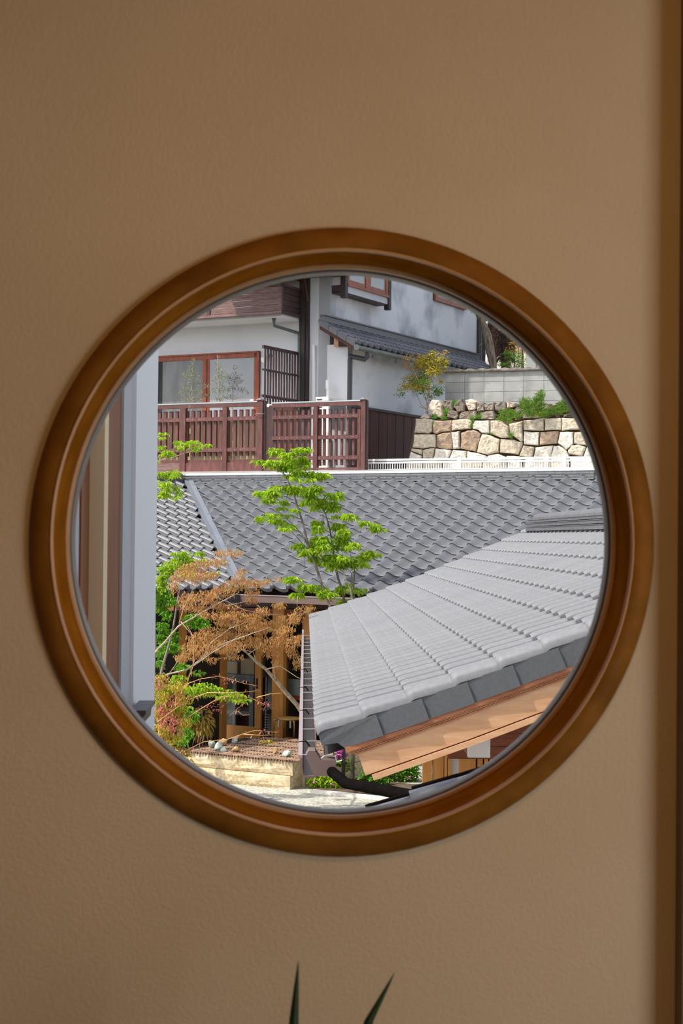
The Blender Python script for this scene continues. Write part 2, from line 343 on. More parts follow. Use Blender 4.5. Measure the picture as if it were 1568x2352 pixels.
# lights of the room: both added out of view, one warm overhead, one standing in for side daylight
def area(name, loc, target, sx, sy, power, colr):
    l = bpy.data.lights.new(name, 'AREA'); l.shape = 'RECTANGLE'; l.size = sx; l.size_y = sy; l.energy = power; l.color = colr
    o = bpy.data.objects.new(name, l); col.objects.link(o); o.location = tuple(loc)
    dv = Vector(tuple(np.asarray(loc) - np.asarray(target))); o.rotation_euler = dv.to_track_quat('Z', 'Y').to_euler(); return o
area('overhead_warm_light', rm(.2, .9, CEILZ - .06), rm(.2, 1.4, FLOORZ), .5, .5, 8.5, (1.0, .54, .18))
area('side_daylight_stand_in', rm(2.35, .5, CZ - .35), rm(.3, 2.2, CZ - .2), 1.3, 1.2, 36, (1.0, .96, .93))

win = thing('window_1', 'round wooden framed window in the beige wall', None, rm(float(np.dot(wc - CAM, S)), WALLD, wc[2] - R0), kind='structure')
def half_ring(prof, side, cusp=.0035, n=56):
    """half of a turned ring; the two halves meet in faint points at top and bottom"""
    ca = float(np.dot(wc - CAM, S)); mb = MB(); m = len(prof); vs = []; fs = []
    for k in range(n + 1):
        for r, d in prof:
            t0 = math.acos(cusp / r); t = t0 * (2 * k / n - 1)
            vs.append(rm(ca + side * max(math.cos(t) * r - cusp, 0.0), d, wc[2] + math.sin(t) * r))
    for k in range(n):
        for i in range(m - 1):
            a = k * m + i; f = (a, a + 1, a + m + 1, a + m); fs.append(f if side < 0 else f[::-1])
    return mb.add(vs, fs)
D0 = WALLD - .02
trim = [(R0, WALLD), (R0, WALLD - .008), (R0 - .003, WALLD - .0115), (R1 + .0034, D0 - .0122), (R1 + .0010, D0 - .006)]
reveal = [(R1 + .0006, D0 - .008), (R1, D0 - .002), (R1, D0 + .118)]
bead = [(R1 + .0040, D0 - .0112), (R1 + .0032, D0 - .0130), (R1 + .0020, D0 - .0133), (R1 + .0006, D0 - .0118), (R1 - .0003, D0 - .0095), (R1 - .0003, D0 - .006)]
lip = [(R1, D0 + .112), (R1 - .0016, D0 + .1105), (R1 - .0052, D0 + .112), (R1 - .0066, D0 + .116), (R1 - .0066, D0 + .128)]
for sd_ in (-1, 1):
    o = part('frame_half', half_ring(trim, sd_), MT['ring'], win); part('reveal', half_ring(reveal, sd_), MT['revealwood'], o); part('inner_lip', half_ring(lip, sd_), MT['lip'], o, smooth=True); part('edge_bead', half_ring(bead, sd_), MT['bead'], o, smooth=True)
    for p_ in (o,):
        for poly in p_.data.polygons: poly.use_smooth = True
    part('gasket', half_ring([(R1 - .0062, D0 + .126), (R1 - .0082, D0 + .127), (R1 - .0082, D0 + .132)], sd_), MT['gasket'], o)
    part('outer_frame', half_ring([(R1 - .0078, D0 + .130), (R1 - .0096, D0 + .131), (R1 - .0098, D0 + .134), (R1 - .0098, D0 + .165), (R1 + .03, D0 + .26)], sd_), MT['winmetal'], o)
def disc(r, d):
    ca = float(np.dot(wc - CAM, S)); mb = MB(); n = 72
    a = [rm(ca + r * math.cos(2 * math.pi * k / n), d, wc[2] + r * math.sin(2 * math.pi * k / n)) for k in range(n)]
    b = [p + G * .005 for p in a]
    return mb.add(a + b, [tuple(range(n)), tuple(range(n, 2 * n))[::-1]] + [((k + 1) % n, k, n + k, n + (k + 1) % n) for k in range(n)])
part('pane', disc(R1 - .0085, D0 + .146), MT['glass'], win)

# houseplant whose two leaf tips show at the foot of the wall
pp = thing('houseplant', 'dark green houseplant with two narrow pointed leaf tips below the window', 'plant', rm(.02, 2.2, FLOORZ))
ppl = Plane(rm(0, 2.2, CZ), S, -G)
pa = rm(.03, 2.2, FLOORZ)
part('pot', MB().lathe(pa, [(.09, 0), (.115, .02), (.13, .2), (.135, .22), (.12, .22), (.115, .19), (.0, .19)], 24), MT['pot'], pp, smooth=True)
def blade(mb, pts, wid):
    """narrow channelled leaf along a path"""
    m = len(pts); vs = []; fs = []
    for i, p in enumerate(pts):
        w = wid * (1 - i / (m - 1)) ** .8 + .0004; p = np.asarray(p)
        vs += [p - S * w, p + G * w * .5, p + S * w, p - G * w * .1]
    for i in range(m - 1):
        for k in range(4): fs.append((i * 4 + k, i * 4 + (k + 1) % 4, i * 4 + 4 + (k + 1) % 4, i * 4 + 4 + k))
    return mb.add(vs, fs)
def path3(p, q, r, n=9): return [((1 - t) ** 2) * p + 2 * t * (1 - t) * q + t * t * r for t in np.linspace(0, 1, n)]
for k, (tx, ty, bx, by) in enumerate([(685, 2207, 674, 2352), (906, 2234, 843, 2352), (640, 2420, 655, 2500), (960, 2450, 880, 2520), (760, 2400, 755, 2500)]):
    tip, low = ppl.p(tx, ty), ppl.p(bx, by); base = pa + Z * .19 + S * (.01 * (k - 2)) + G * .01 * ((k % 3) - 1)
    pts = [base + (low - base) * t for t in np.linspace(0, .96, 6)] + [low + (tip - low) * t for t in np.linspace(.05, 1, 6)]
    part('leaf', blade(MB(), pts, .011), MT['houseplant'], pp, smooth=True)

# ------------------------------------------------------------------ wing of the same building, left outside the window
XW = -.52
wpl = Plane(CAM + S * XW, G, S)             # seen edge-on, faces right
def wing(x0, x1, z0, z1, o0, o1):
    a0 = wpl.az(x0, 1233, o1)[0]; a1 = wpl.az(x1, 1233, o1)[0]
    return MB().abox(wpl, a0, z0, a1, z1, o0, o1)
zb, zt = 0.0, CZ + 1.6
wg = thing('wing_wall', 'pale grey rendered wing with timber window, at the window edge', None, wpl.w(4.5, 0, -.2), kind='structure')
part('corner_pier', wing(310, 359, zb, zt, -.5, 0.0), MT['pier'], wg)
part('reveal', wing(281.5, 310, zb, zt, -.5, -.012), MT['pier2'], wg)  # greyer render: the recess's shade is put into the colour
part('window_post', wing(247, 281, zb, zt, -.5, -.02), MT['sashwood'], wg)
part('window_stop', wing(238, 247, zb, zt, -.5, -.016), MT['palewood'], wg)
part('sash_stile', wing(226, 239, zb, zt, -.5, -.05), MT['sashwood'], wg)
part('sash_gap', wing(223, 226, zb, zt, -.5, -.08), MT['slot'], wg)
part('sash_stile', wing(186, 223, zb, zt, -.5, -.055), MT['sashwood'], wg)
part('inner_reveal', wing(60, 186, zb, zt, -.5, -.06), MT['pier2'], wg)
brk = Plane(CAM + G * 4.85, S, -G)
part('sill_bracket', MB().prism([brk.p(x, y) for x, y in ((296, 1632), (335, 1632), (335, 1640), (326, 1650), (324, 1668), (296, 1668))], G * .3), MT['blackmetal'], wg)

# ------------------------------------------------------------------ roof tiles
PROF = [(-.05, .50), (.0, .80), (.055, .97), (.10, 1.0), (.16, .93), (.25, .70), (.36, .40), (.48, .16), (.60, .03), (.72, .0), (.84, .08), (.95, .27), (1.0, .42)]
def tile_mesh(name, w, L, h, t, mat_, over=.05, eave=0.0, knob=0.0, nose=.03, prof=PROF):
    """pantile: x across, y up the slope, z off the roof; lower edge lifted by t onto the course below, with a thick lip"""
    mb = MB(); n = len(prof); Lt = L + over
    ys = [0.0, nose * .35, nose, Lt]
    def zz(y): return t * (1 - y / Lt) - (.007 * (1 - y / nose) ** 2 if y < nose else 0)
    vs = [V(px * w, y, pz * h + zz(y)) for y in ys for px, pz in prof]
    fs = [(j * n + i, j * n + i + 1, (j + 1) * n + i + 1, (j + 1) * n + i) for j in range(len(ys) - 1) for i in range(n - 1)]
    mb.add(vs, fs); nb = len(mb.f)
    lipd = .026 + eave
    lo = [V(px * w, 0, pz * h + zz(0)) for px, pz in prof]; lo2 = [p - V(0, -.004, lipd) for p in lo]
    mb.add(lo + lo2, [(n + i, n + i + 1, i + 1, i) for i in range(n - 1)])
    b2 = [V(px * w, .05, pz * h + zz(.05) - .012) for px, pz in prof]
    mb.add(lo2 + b2, [(n + i, n + i + 1, i + 1, i) for i in range(n - 1)])
    sd0 = [V(prof[0][0] * w, y, prof[0][1] * h + zz(y)) for y in ys]; sd1 = [p - V(0, 0, .03) for p in sd0]
    k = len(ys); mb.add(sd0 + sd1, [(i + 1, i, k + i, k + i + 1) for i in range(k - 1)])
    if knob:
        mb.ball((.09 * w, -.012, .62 * h + t), (knob, knob * .7, knob), 8, 5)
    me = mesh_of(name, mb, mat_)
    sm = [i < nb or i >= nb + 2 * (n - 1) + k - 1 for i in range(len(me.polygons))]
    me.polygons.foreach_set('use_smooth', sm); me.update(); return me
def bake(me, mats4, origin):
    """many placed copies of one tile mesh joined into one mesh builder"""
    vs0 = np.array([v.co[:] for v in me.vertices]); fs0 = [tuple(p.vertices) for p in me.polygons]; mb = MB()
    for M in mats4:
        A = np.array(M); mb.add(vs0 @ A[:3, :3].T + A[:3, 3], fs0)
    return mb
def near_first(mats4, n):
    return sorted(mats4, key=lambda M: (M.translation - Vector(tuple(CAM))).length)

# ------------------------------------------------------------------ garden pavilion with the big grey tiled roof
TW, TL = .265, .228
E0 = at(733, 1690, 8.4)
def zc(t): return .335 * t + .027 * t * t
def nr(g, t, h=0.0):
    sl = .335 + .054 * t; n = V(*( -S * sl / math.hypot(1, sl) + Z / math.hypot(1, sl)))
    return E0 + G * g + S * t + Z * zc(t) + n * h
pav = thing('garden_pavilion', 'timber pavilion with pale grey tiled roof rising to the right', 'pavilion', V(E0[0] + 1.2, E0[1] + 5, 0))
NC, NRW = 43, 12
NPROF = [(.0, .08), (.15, .02), (.35, .0), (.48, .08), (.60, .34), (.70, .68), (.79, .92), (.855, 1.0), (.915, .97), (.96, .89), (.988, .79), (1.0, .71), (1.001, .63), (1.003, -.15)]
tm = tile_mesh('pavilion_tile', TW, TL * 1.06, .076, .026, MT['tile_near'], nose=.03, prof=NPROF)
tme = tile_mesh('pavilion_eave_tile', TW, TL * 1.06, .076, .026, MT['tile_near'], eave=.045, nose=.05, prof=NPROF)
near_t = []
for k in range(NC):
    for j in range(NRW):
        t0, t1 = j * TL, (j + 1) * TL; a, b = nr((k + 1) * TW, t0), nr((k + 1) * TW, t1)
        up = b - a; up /= np.linalg.norm(up); nv = np.cross(-G, up); nv /= np.linalg.norm(nv)
        near_t.append((frameM(a, -G, up, nv), j))
near_t.sort(key=lambda q: (q[0].translation - Vector(tuple(CAM))).length)
for M, j in near_t[:300]: inst('roof_tile', tme if j == 0 else tm, M, pav)
mbf = bake(tm, [M for M, j in near_t[300:] if j], None); e_ = bake(tme, [M for M, j in near_t[300:] if not j], None); mbf.add(e_.v, e_.f)
part('far_roof_tiles', mbf, MT['tile_near'], pav, smooth=True, kind='stuff')
dk = MB()
for j in range(NRW): dk.add([nr(-.06, j * TL, -.05), nr(-.06, (j + 1) * TL, -.05), nr(NC * TW, (j + 1) * TL, -.05), nr(NC * TW, j * TL, -.05)], [(0, 3, 2, 1)])
for j in range(NRW): dk.add([nr(-.02, j * TL, -.10), nr(-.02, (j + 1) * TL, -.10), nr(NC * TW, (j + 1) * TL, -.10), nr(NC * TW, j * TL, -.10)], [(0, 1, 2, 3)])
part('roof_deck', dk, MT['deck'], pav)
# verge tiles: a roll with an upright plate, one to each course
for j in range(NRW):
    mb = MB(); prof = []
    for k in range(9):
        th = math.pi * k / 8; prof.append((-.045 - .062 * math.cos(th), .060 * math.sin(th) ** .8 + .010))
    ts = [j * TL - .004, j * TL + .012, j * TL + .035, (j + 1) * TL + .02]; dz = [.006, .018, .022, .004]
    vs = [nr(g, t, h + q) for t, q in zip(ts, dz) for g, h in prof]; n = 9
    mb.add(vs, [(a * n + i + 1, a * n + i, (a + 1) * n + i, (a + 1) * n + i + 1) for a in range(3) for i in range(n - 1)] + [tuple(range(n))])
    vt = part('verge_tile', mb, MT['tile_near'], pav, smooth=True)
    mb = MB(); tA, tB = j * TL + .0, (j + 1) * TL + .062
    gA, gB = -.098, -.116
    low = [nr(gA, tA, -.088)] if j else [nr(gA, tA + .10, -.088), nr(gA, tA + .075, -.052), nr(gA, tA + .02, -.040), nr(gA, tA, -.030)]
    mb.prism(low + [nr(gA, tA, .034), nr(gB, tB, .022), nr(gB, tB, -.088)], G * .016)
    part('verge_plate', mb, MT['tile_verge'], vt)
# mouldings and barge board under the verge
def slope_bar(t0, t1, g0, g1, h0, h1, n=6):
    mb = MB(); ts = np.linspace(t0, t1, n); vs = []
    for t in ts: vs += [nr(g0, t, h0), nr(g1, t, h0), nr(g1, t, h1), nr(g0, t, h1)]
    fs = [(i * 4 + k, i * 4 + (k + 1) % 4, i * 4 + 4 + (k + 1) % 4, i * 4 + 4 + k) for i in range(n - 1) for k in range(4)]
    fs += [(3, 2, 1, 0), tuple((n - 1) * 4 + k for k in range(4))]
    return mb.add(vs, [f[::-1] for f in fs])
tend = NRW * TL - .05
part('moulding', slope_bar(.10, tend, -.100, .04, -.112, -.084), MT['cedar_red'], pav)
part('moulding', slope_bar(.115, tend, -.097, .04, -.119, -.113), MT['cedar_red'], pav)
part('moulding', slope_bar(.12, tend, -.094, .04, -.127, -.121), MT['cedar_red'], pav)
part('moulding', slope_bar(.13, tend, -.091, .04, -.135, -.129), MT['cedar_red'], pav)
part('barge_board', slope_bar(.15, tend, -.084, .03, -.252, -.136), MT['cedar'], pav)
part('barge_batten', slope_bar(.18, tend, -.092, .03, -.288, -.259), MT['cedar'], pav)
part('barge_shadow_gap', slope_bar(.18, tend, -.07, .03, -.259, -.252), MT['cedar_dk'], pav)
# soffit boards
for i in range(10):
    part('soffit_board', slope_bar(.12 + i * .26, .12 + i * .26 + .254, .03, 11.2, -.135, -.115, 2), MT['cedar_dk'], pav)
# ridge
tr = 11.45 * TL
for lay, (hw, h0, h1) in enumerate([(.15, -.01, .035), (.135, .042, .078), (.12, .085, .118)]):
    for i in range(41):
        g0 = -.1 + i * .262 + (.13 if lay % 2 else 0); base = E0 + S * tr + Z * zc(tr) + G * g0
        mb = MB().box(base - S * hw + Z * (h0 + .05), G * .258, S * 2 * hw, Z * (h1 - h0))
        mb.box(base - S * (hw + .006) + Z * (h1 + .05 - .006), G * .258, S * 2 * (hw + .006), Z * .006)
        part('ridge_course_tile', mb, MT['tile_dark'], pav)
for i in range(37):
    base = E0 + S * tr + Z * (zc(tr) + .164) + G * (-.12 + i * .29); mb = MB(); n = 9; vs = []
    for gg, rr in ((0, .078), (.274, .078), (.275, .080), (.29, .080)):
        vs += [base + G * gg + S * (-math.cos(math.pi * k / 8) * rr) + Z * (math.sin(math.pi * k / 8) * rr * .95) for k in range(n)]
    mb.add(vs, [(a * n + i2, a * n + i2 + 1, (a + 1) * n + i2 + 1, (a + 1) * n + i2) for a in range(3) for i2 in range(n - 1)] + [tuple(range(n))[::-1], tuple(3 * n + q for q in range(n))])
    part('ridge_cap', mb, MT['tile_dark'], pav)
# far verge: dark lapped ends
for j in range(4, NRW):
    part('far_verge_tile', MB().prism([nr(NC * TW + .01, j * TL + .02, .0), nr(NC * TW + .01, j * TL + .2, .0), nr(NC * TW + .01, j * TL + .17, .05), nr(NC * TW + .01, j * TL + .07, .06)], G * .09), MT['blackmetal'], pav)
# right-hand slope beyond the ridge
mb = MB(); top = E0 + S * tr + Z * (zc(tr) + .02)
mb.add([top - G * .05, top + G * NC * TW, top + G * NC * TW + S * 2.6 - Z * 1.0, top - G * .05 + S * 2.6 - Z * 1.0], [(0, 3, 2, 1)])
part('rear_slope', mb, MT['tile_near'], pav)
# gutter along the eave with brackets
gl = NC * TW - .12; gx = -.066; gz = -.105
def gp(g, sx, z): return E0 + G * g + S * sx + Z * z
gut = MB(); pr = [(gx - .018, .0), (gx - .030, .0), (gx - .028, -.05), (gx - .014, -.10), (gx + .055, -.10), (gx + .058, -.02), (gx + .052, -.02), (gx + .048, -.09), (gx - .010, -.09), (gx - .018, -.05)]
gut.prism([gp(-.05, a, gz + b) for a, b in pr], G * gl)
gu = part('gutter', gut, MT['gutter'], pav)
part('gutter_lip', MB().box(gp(-.05, gx - .040, gz), G * gl, S * .022, Z * .014), MT['gutter_lt'], gu)
for i in range(19):
    part('gutter_bracket', MB().tube([gp(.02 + i * .56, gx - .02, gz + .004), gp(.02 + i * .56, gx + .085, gz + .006)], .0045, 6), MT['steel'], gu)
for i in range(4):
    g0 = .45 + i * 1.6; part('gutter_tie', MB().tube([gp(g0, gx - .036, gz - .06), gp(g0 + .03, gx - .037, gz + .016), gp(g0 + .02, gx + .0, gz + .02), gp(g0 + .04, gx + .02, gz - .01)], .004, 5), MT['black'], gu)
gpl = Plane(E0 - G * .12, S, -G)
part('gutter_outlet_box', MB().prism([gpl.p(690 + x / 5.06, 1620 + y / 5.06) for x, y in ((95, 530), (170, 530), (235, 640), (410, 640), (410, 825), (155, 828), (60, 590))], G * .14), MT['gutter'], gu)
part('downpipe', MB().tube([gpl.p(757, 1772) + G * .06, gpl.p(790, 1778) - G * .3, at(947, 1828, 6.7), at(955, 1840, 6.5)], [.027, .027, .026, .026], 12), MT['black'], gu, smooth=True)
part('outlet_clip', MB().tube([gpl.p(737, 1742), gpl.p(745, 1736), gpl.p(762, 1737), gpl.p(770, 1738), gpl.p(773, 1750), gpl.p(785, 1746)], .0025, 6), MT['steel'], gu)
# timber under the gable: purlin end in a metal cap, wall boards, posts
def pv(g, t, z): return E0 + G * g + S * t + Z * z
ppl2 = Plane(E0 + G * .25, S, -G)
a0, z0 = ppl2.az(1077, 1690); a1, z1 = ppl2.az(1124, 1739)
part('purlin', MB().box(ppl2.w(a0, z1, 0) + G * .05, S * (a1 - a0), G * 9, Z * (z0 - z1 + .05)), MT['cedar_dk'], pav)
part('purlin_cap', MB().box(ppl2.w(a0 - .003, z1 - .003, 0), S * (a1 - a0 + .006), G * .06, Z * (z0 - z1 + .06)), MT['pier'], pav)
wp3 = Plane(E0 + G * .95, S, -G)
for i in range(8):
    aa, zz_ = wp3.az(1027, 1743); zz_ += i * .075
    tmin = next((t for t in np.linspace(0, 2.6, 261) if E0[2] + zc(t) - .16 > zz_ + .071), 2.6); aa = max(aa, tmin)
    if aa < 2.3: part('gable_board', MB().box(wp3.w(aa, zz_, 0), S * (2.45 - aa), G * .03, Z * .071), MT['cedar_dk'], pav)
wp4 = Plane(E0 + G * 3.2, S, -G)
for (x0, x1, m_) in ((971, 992, 'timber'), (994.5, 1018, 'timber'), (1020, 1026, 'timber'), (1028, 1036, 'timber'), (1055, 1092, 'timber'), (1096, 1108, 'timber'), (1112, 1120, 'timber'), (1124, 1150, 'timber')):
    aa = wp4.az(x0, 1760)[0]; ab = wp4.az(x1, 1760)[0]
    part('post', MB().abox(wp4, aa, 0.0, ab, E0[2] - .1, -.08, 0), MT[m_], pav)
part('wall_panel', MB().abox(wp4, wp4.az(1034, 1760)[0], 0.0, wp4.az(1056, 1760)[0], E0[2] - .1, -.06, -.04), MT['stucco2'], pav)
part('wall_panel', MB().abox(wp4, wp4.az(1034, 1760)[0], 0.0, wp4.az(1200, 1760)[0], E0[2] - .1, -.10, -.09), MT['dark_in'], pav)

# lower roof just under the window: dark verge tiles
lr = thing('lower_roof', 'dark verge tiles of the lower roof below the window', 'roof', at(1000, 1900, 6.4) * V(1, 1, 0))
lpl = Plane(CAM + G * 6.4, S, -G)
for (x0, y0, x1, y1, th) in ((838, 1848, 946, 1817, 26), (944, 1806, 1050, 1776, 28), (1046, 1778, 1162, 1742, 26)):
    q = [lpl.p(x0, y0), lpl.p(x1, y1), lpl.p(x1 + 4, y1 + th), lpl.p(x0 + 4, y0 + th)]
    t_ = part('verge_plate', MB().prism(q, -G * .03), MT['black'], lr)
    part('roll', MB().tube([q[0] - G * .07 - Z * .055, q[1] - G * .07 - Z * .055], .05, 12), MT['tile_verge'], t_, smooth=True)
for i in range(5):
    q0 = lpl.p(830, 1900) - G * (.16 + .25 * i) - Z * .05; q1 = lpl.p(1180, 1790) - G * (.16 + .25 * i) - Z * .05
    part('roof_tile', MB().tube([q0, q1], .055, 10), MT['tile_verge'], lr, smooth=True)
q0 = lpl.p(820, 1905) - Z * .06; q1 = lpl.p(1190, 1790) - Z * .06
part('deck', MB().prism([q0, q1, q1 - Z * .3, q0 - Z * .3], -G * 1.5), MT['black'], lr)

# ------------------------------------------------------------------ courtyard ground
gm = MB(); gm.box(V(-9, 2.9, -.3), V(20, 0, 0), V(0, 27, 0), V(0, 0, .3)); solid('ground', gm, MT['gravel'], 'pale washed gravel paving of the courtyard', kind='structure')

# ------------------------------------------------------------------ courtyard hall: main roof, wing roof, shop front
eM, nM = axes(31.0)
PHI = math.radians(25.4); cP, sP = math.cos(PHI), math.sin(PHI)
MW_, ML_ = .265, .235
Pr = at(900, 1108, 25.9)                    # a point of the tiled plane just under the ridge
k0 = 0
def mr(a, q, h=0.0):                        # a along the ridge, q down the slope, h off the roof
    return Pr + eM * a + (nM * cP - Z * sP) * q + (nM * sP + Z * cP) * h
# where the valley starts: on the ridge at image x = 428
aO = min(np.linspace(-6, 0, 601), key=lambda a: abs(proj(mr(a, 0))[0] - 430)); O_ = mr(aO, 0)
def wr(b, q, h=0.0):                        # wing roof: b along its ridge towards the viewer, q down its slope
    return O_ + nM * b + (eM * cP - Z * sP) * q + (eM * sP + Z * cP) * h
hall = thing('courtyard_hall', 'low timber hall with grey pantile roof behind the green tree', 'building', V(Pr[0], Pr[1], 0))
tmm = tile_mesh('hall_tile', MW_, ML_, .066, .032, MT['tile_main'], nose=.03)
tmk = tile_mesh('hall_eave_tile', MW_, ML_, .066, .032, MT['tile_main'], eave=.03, knob=.042, nose=.03)
def edge_far():                              # silhouette of the pavilion roof's far edge, image y for x
    xs, ys = [], []
    for j in range(NRW + 1):
        x, y = proj(nr(NC * TW, min(j * TL, tr), .05)); xs.append(x); ys.append(y)
    xs.append(1500); ys.append(1190)
    return xs, ys
exs, eys = edge_far()
hall_t = []
NROW = 16
for j in range(-1, NROW):
    q = (j + 1) * ML_
    for k in range(-40, 30):
        a = aO + k * MW_
        # right of the valley: the valley moves right by cP*q along the ridge
        if a < aO + cP * q - .9 * MW_: continue
        c = mr(a + MW_ / 2, q - ML_ / 2, .03); x, y = proj(c)
        if x < 380 or x > 1440: continue
        if x > exs[0] and y > np.interp(x, exs, eys) + 14: continue
        up = (Z * sP - nM * cP); hall_t.append((frameM(mr(a, q), eM, up, nM * sP + Z * cP), j == NROW - 1))
for j in range(-1, NROW):
    q = (j + 1) * ML_
    for k in range(0, 22):
        b = k * MW_ - .1
        # tile x axis runs away from the viewer (-nM); keep tiles on the viewer side of the valley
        if b < cP * q - .9 * MW_: continue
        c = wr(b + MW_ / 2, q - ML_ / 2, .03); x, y = proj(c)
        if x < 140: continue
        up = (Z * sP - eM * cP); hall_t.append((frameM(wr(b + MW_, q), -nM, up, eM * sP + Z * cP), j == NROW - 1))
hall_t.sort(key=lambda u: (u[0].translation - Vector(tuple(CAM))).length)
tms = tile_mesh('darker_tile', MW_, ML_, .066, .032, MT['tile_darker'], nose=.03)
def stained(M):  # picks the hall tiles that take the darker tone
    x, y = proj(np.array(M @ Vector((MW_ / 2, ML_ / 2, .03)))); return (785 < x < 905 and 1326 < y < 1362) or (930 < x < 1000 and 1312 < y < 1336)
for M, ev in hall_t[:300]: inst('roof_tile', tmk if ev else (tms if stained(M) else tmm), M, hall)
mbf = bake(tmm, [M for M, ev in hall_t[300:]], None)
if mbf.v: part('far_roof_tiles', mbf, MT['tile_main'], hall, smooth=True, kind='stuff')
dm = MB(); qe = NROW * ML_ - .04
dm.add([mr(aO - .2, 0, -.02), mr(aO + cP * qe, qe, -.02), mr(7.2, qe * .55, -.02), mr(7.2, 0, -.02)], [(0, 1, 2, 3)])
dm.add([mr(aO + cP * qe, qe, -.02), mr(3.6, qe, -.02), mr(7.2, qe * .55, -.02)], [(0, 1, 2)])
dm.add([wr(-.2, 0, -.02), wr(5.5, 0, -.02), wr(5.5, qe, -.02), wr(cP * qe, qe, -.02)], [(0, 1, 2, 3)])
part('roof_deck', dm, MT['deck'], hall)
# valley flashing
vd = eM * cP + nM * cP - Z * sP; sdv = np.cross(vd, Z); sdv /= np.linalg.norm(sdv)
vl = MB(); Lq = qe
for o0, o1 in ((-.075, .0), (.0, .075)):
    h0 = .115 if o0 < 0 else .105; h1 = .105 if o0 < 0 else .115
    vl.add([O_ + vd * .1 + sdv * o0 + Z * h0, O_ + vd * Lq + sdv * o0 + Z * h0, O_ + vd * Lq + sdv * o1 + Z * h1, O_ + vd * .1 + sdv * o1 + Z * h1], [(0, 1, 2, 3)])
vl.box(O_ + vd * .1 - sdv * .074 + Z * .0, vd * (Lq - .1), sdv * .148, Z * .104)
part('valley_flashing', vl, MT['valley'], hall)
# ridge of stacked flat tiles and round caps
def ridge(org, d, side, length, mats_, start=0.0):
    off = 0
    for lay, (hw, h0, h1) in enumerate([(.13, -.024, .018), (.12, .023, .062), (.11, .067, .106)]):
        i = 0; p = start - (.12 * lay)
        while p < length:
            l0 = max(p, start); l1 = min(p + .27, length)
            if l1 - l0 > .03:
                mb = MB().box(org + d * (l0 + .002) - side * hw + Z * h0, d * (l1 - l0 - .004), side * 2 * hw, Z * (h1 - h0))
                mb.box(org + d * (l0 + .002) - side * (hw + .008) + Z * (h1 - .008), d * (l1 - l0 - .004), side * 2 * (hw + .008), Z * .008)
                part('ridge_course_tile', mb, MT[mats_], hall)
            p += .27
    p = start
    while p < length:
        l1 = min(p + .27, length); mb = MB(); n = 9; vs = []
        for gg, rr in ((p, .072), (l1 - .02, .072), (l1 - .02, .076), (l1, .076)):
            vs += [org + d * gg - side * math.cos(math.pi * k / 8) * rr + Z * (.108 + math.sin(math.pi * k / 8) * rr * .55) for k in range(n)]
        fs = [(a * n + i2, a * n + i2 + 1, (a + 1) * n + i2 + 1, (a + 1) * n + i2) for a in range(3) for i2 in range(n - 1)] + [tuple(range(n))[::-1], tuple(3 * n + q for q in range(n))]
        mb.add(vs, fs); part('ridge_cap', mb, MT['tile_cap' if mats_ == 'tile_ridge' else mats_], hall); p += .27
ro = mr(aO - .05, -.1); ridge(ro, eM, nM, 7.4, 'tile_ridge')
ro2 = O_ - (eM * cP - Z * sP) * .1; ridge(ro2, nM, eM, 4.6, 'tile_dark', .10)  # wing ridge takes the darker tile, its shaded side put into the colour
wb = MB().box(mr(aO, -.05, -.06) - nM * .05, eM * 7.4, nM * .12, Z * .10); part('ridge_bedding', wb, MT['mortar'], hall)
# eave gutter
qE = NROW * ML_
ge = MB(); b0 = mr(aO + cP * qE + .05, qE + .02, -.05); ge.box(b0 + nM * .02 - Z * .115, eM * 4.9, nM * .11, Z * .10); g1 = part('gutter', ge, MT['gutter'], hall)
part('gutter_lip', MB().box(b0 + nM * .125 - Z * .022, eM * 4.9, nM * .014, Z * .014), MT['gutter_lt'], g1)
b1 = wr(cP * qE + .05, qE + .02, -.05); ge = MB().box(b1 + eM * .02 - Z * .115, nM * 3.2, eM * .11, Z * .10); part('gutter', ge, MT['blackmetal'], hall)
# soffit and shop front
sf = MB(); sf.add([mr(aO + cP * qE - .8, qE, -.10), mr(4.0, qE, -.10), mr(4.0, qE - 1.6, -.10), mr(aO + cP * qE - .8, qE - 1.6, -.10)], [(0, 3, 2, 1)])
part('soffit', sf, MT['dark_in'], hall)
we = mr(0, qE) - nM * .72; shop = Plane(we, eM, nM)
FZ = shop.p(627, 1706)[2]; topz = mr(0, qE - .72 / cP, -.1)[2]
def sbox(x0, x1, z0, z1, o0, o1, y=1540):
    return MB().abox(shop, shop.az(x0, y, o1)[0], z0, shop.az(x1, y, o1)[0], z1, o0, o1)
def zy(y, x=600, o=0.0): return shop.az(x, y, o)[1]
for x0, x1, o in ((624.5, 650, .02), (700, 716, .02), (384, 397, .0), (790, 812, .02)):
    part('post', sbox(x0, x1, FZ - .1, topz, -.12, o), MT['timber'], hall)
part('lintel', sbox(350, 900, zy(1412, 560), zy(1396, 560), -.10, -.02), MT['redwood'], hall)
part('fascia_board', sbox(350, 900, zy(1394, 560), topz + .02, -.10, -.05), MT['darkwood'], hall)
d1 = part('door_stile', sbox(585.5, 599.5, FZ, zy(1412, 560), -.09, -.05), MT['timber'], hall)
part('pull_handle', sbox(587.5, 592, zy(1583), zy(1559), -.05, -.04), MT['slot'], d1)
part('door_stile', sbox(465, 492, FZ, zy(1412, 560), -.09, -.05), MT['timber'], hall)
part('door_rail', sbox(465, 600, FZ, zy(1672), -.085, -.055), MT['timber'], hall)
part('door_rail', sbox(648, 702, FZ, zy(1690), -.085, -.055), MT['timber'], hall)
part('door_rail', sbox(465, 600, zy(1430, 560), zy(1412, 560), -.085, -.055), MT['redwood'], hall)
part('door_stile', sbox(693, 701, FZ, zy(1412, 560), -.09, -.05), MT['timber'], hall)
part('door_pane', sbox(492, 586, zy(1672), zy(1430, 560), -.072, -.066), MT['glassdark'], hall)
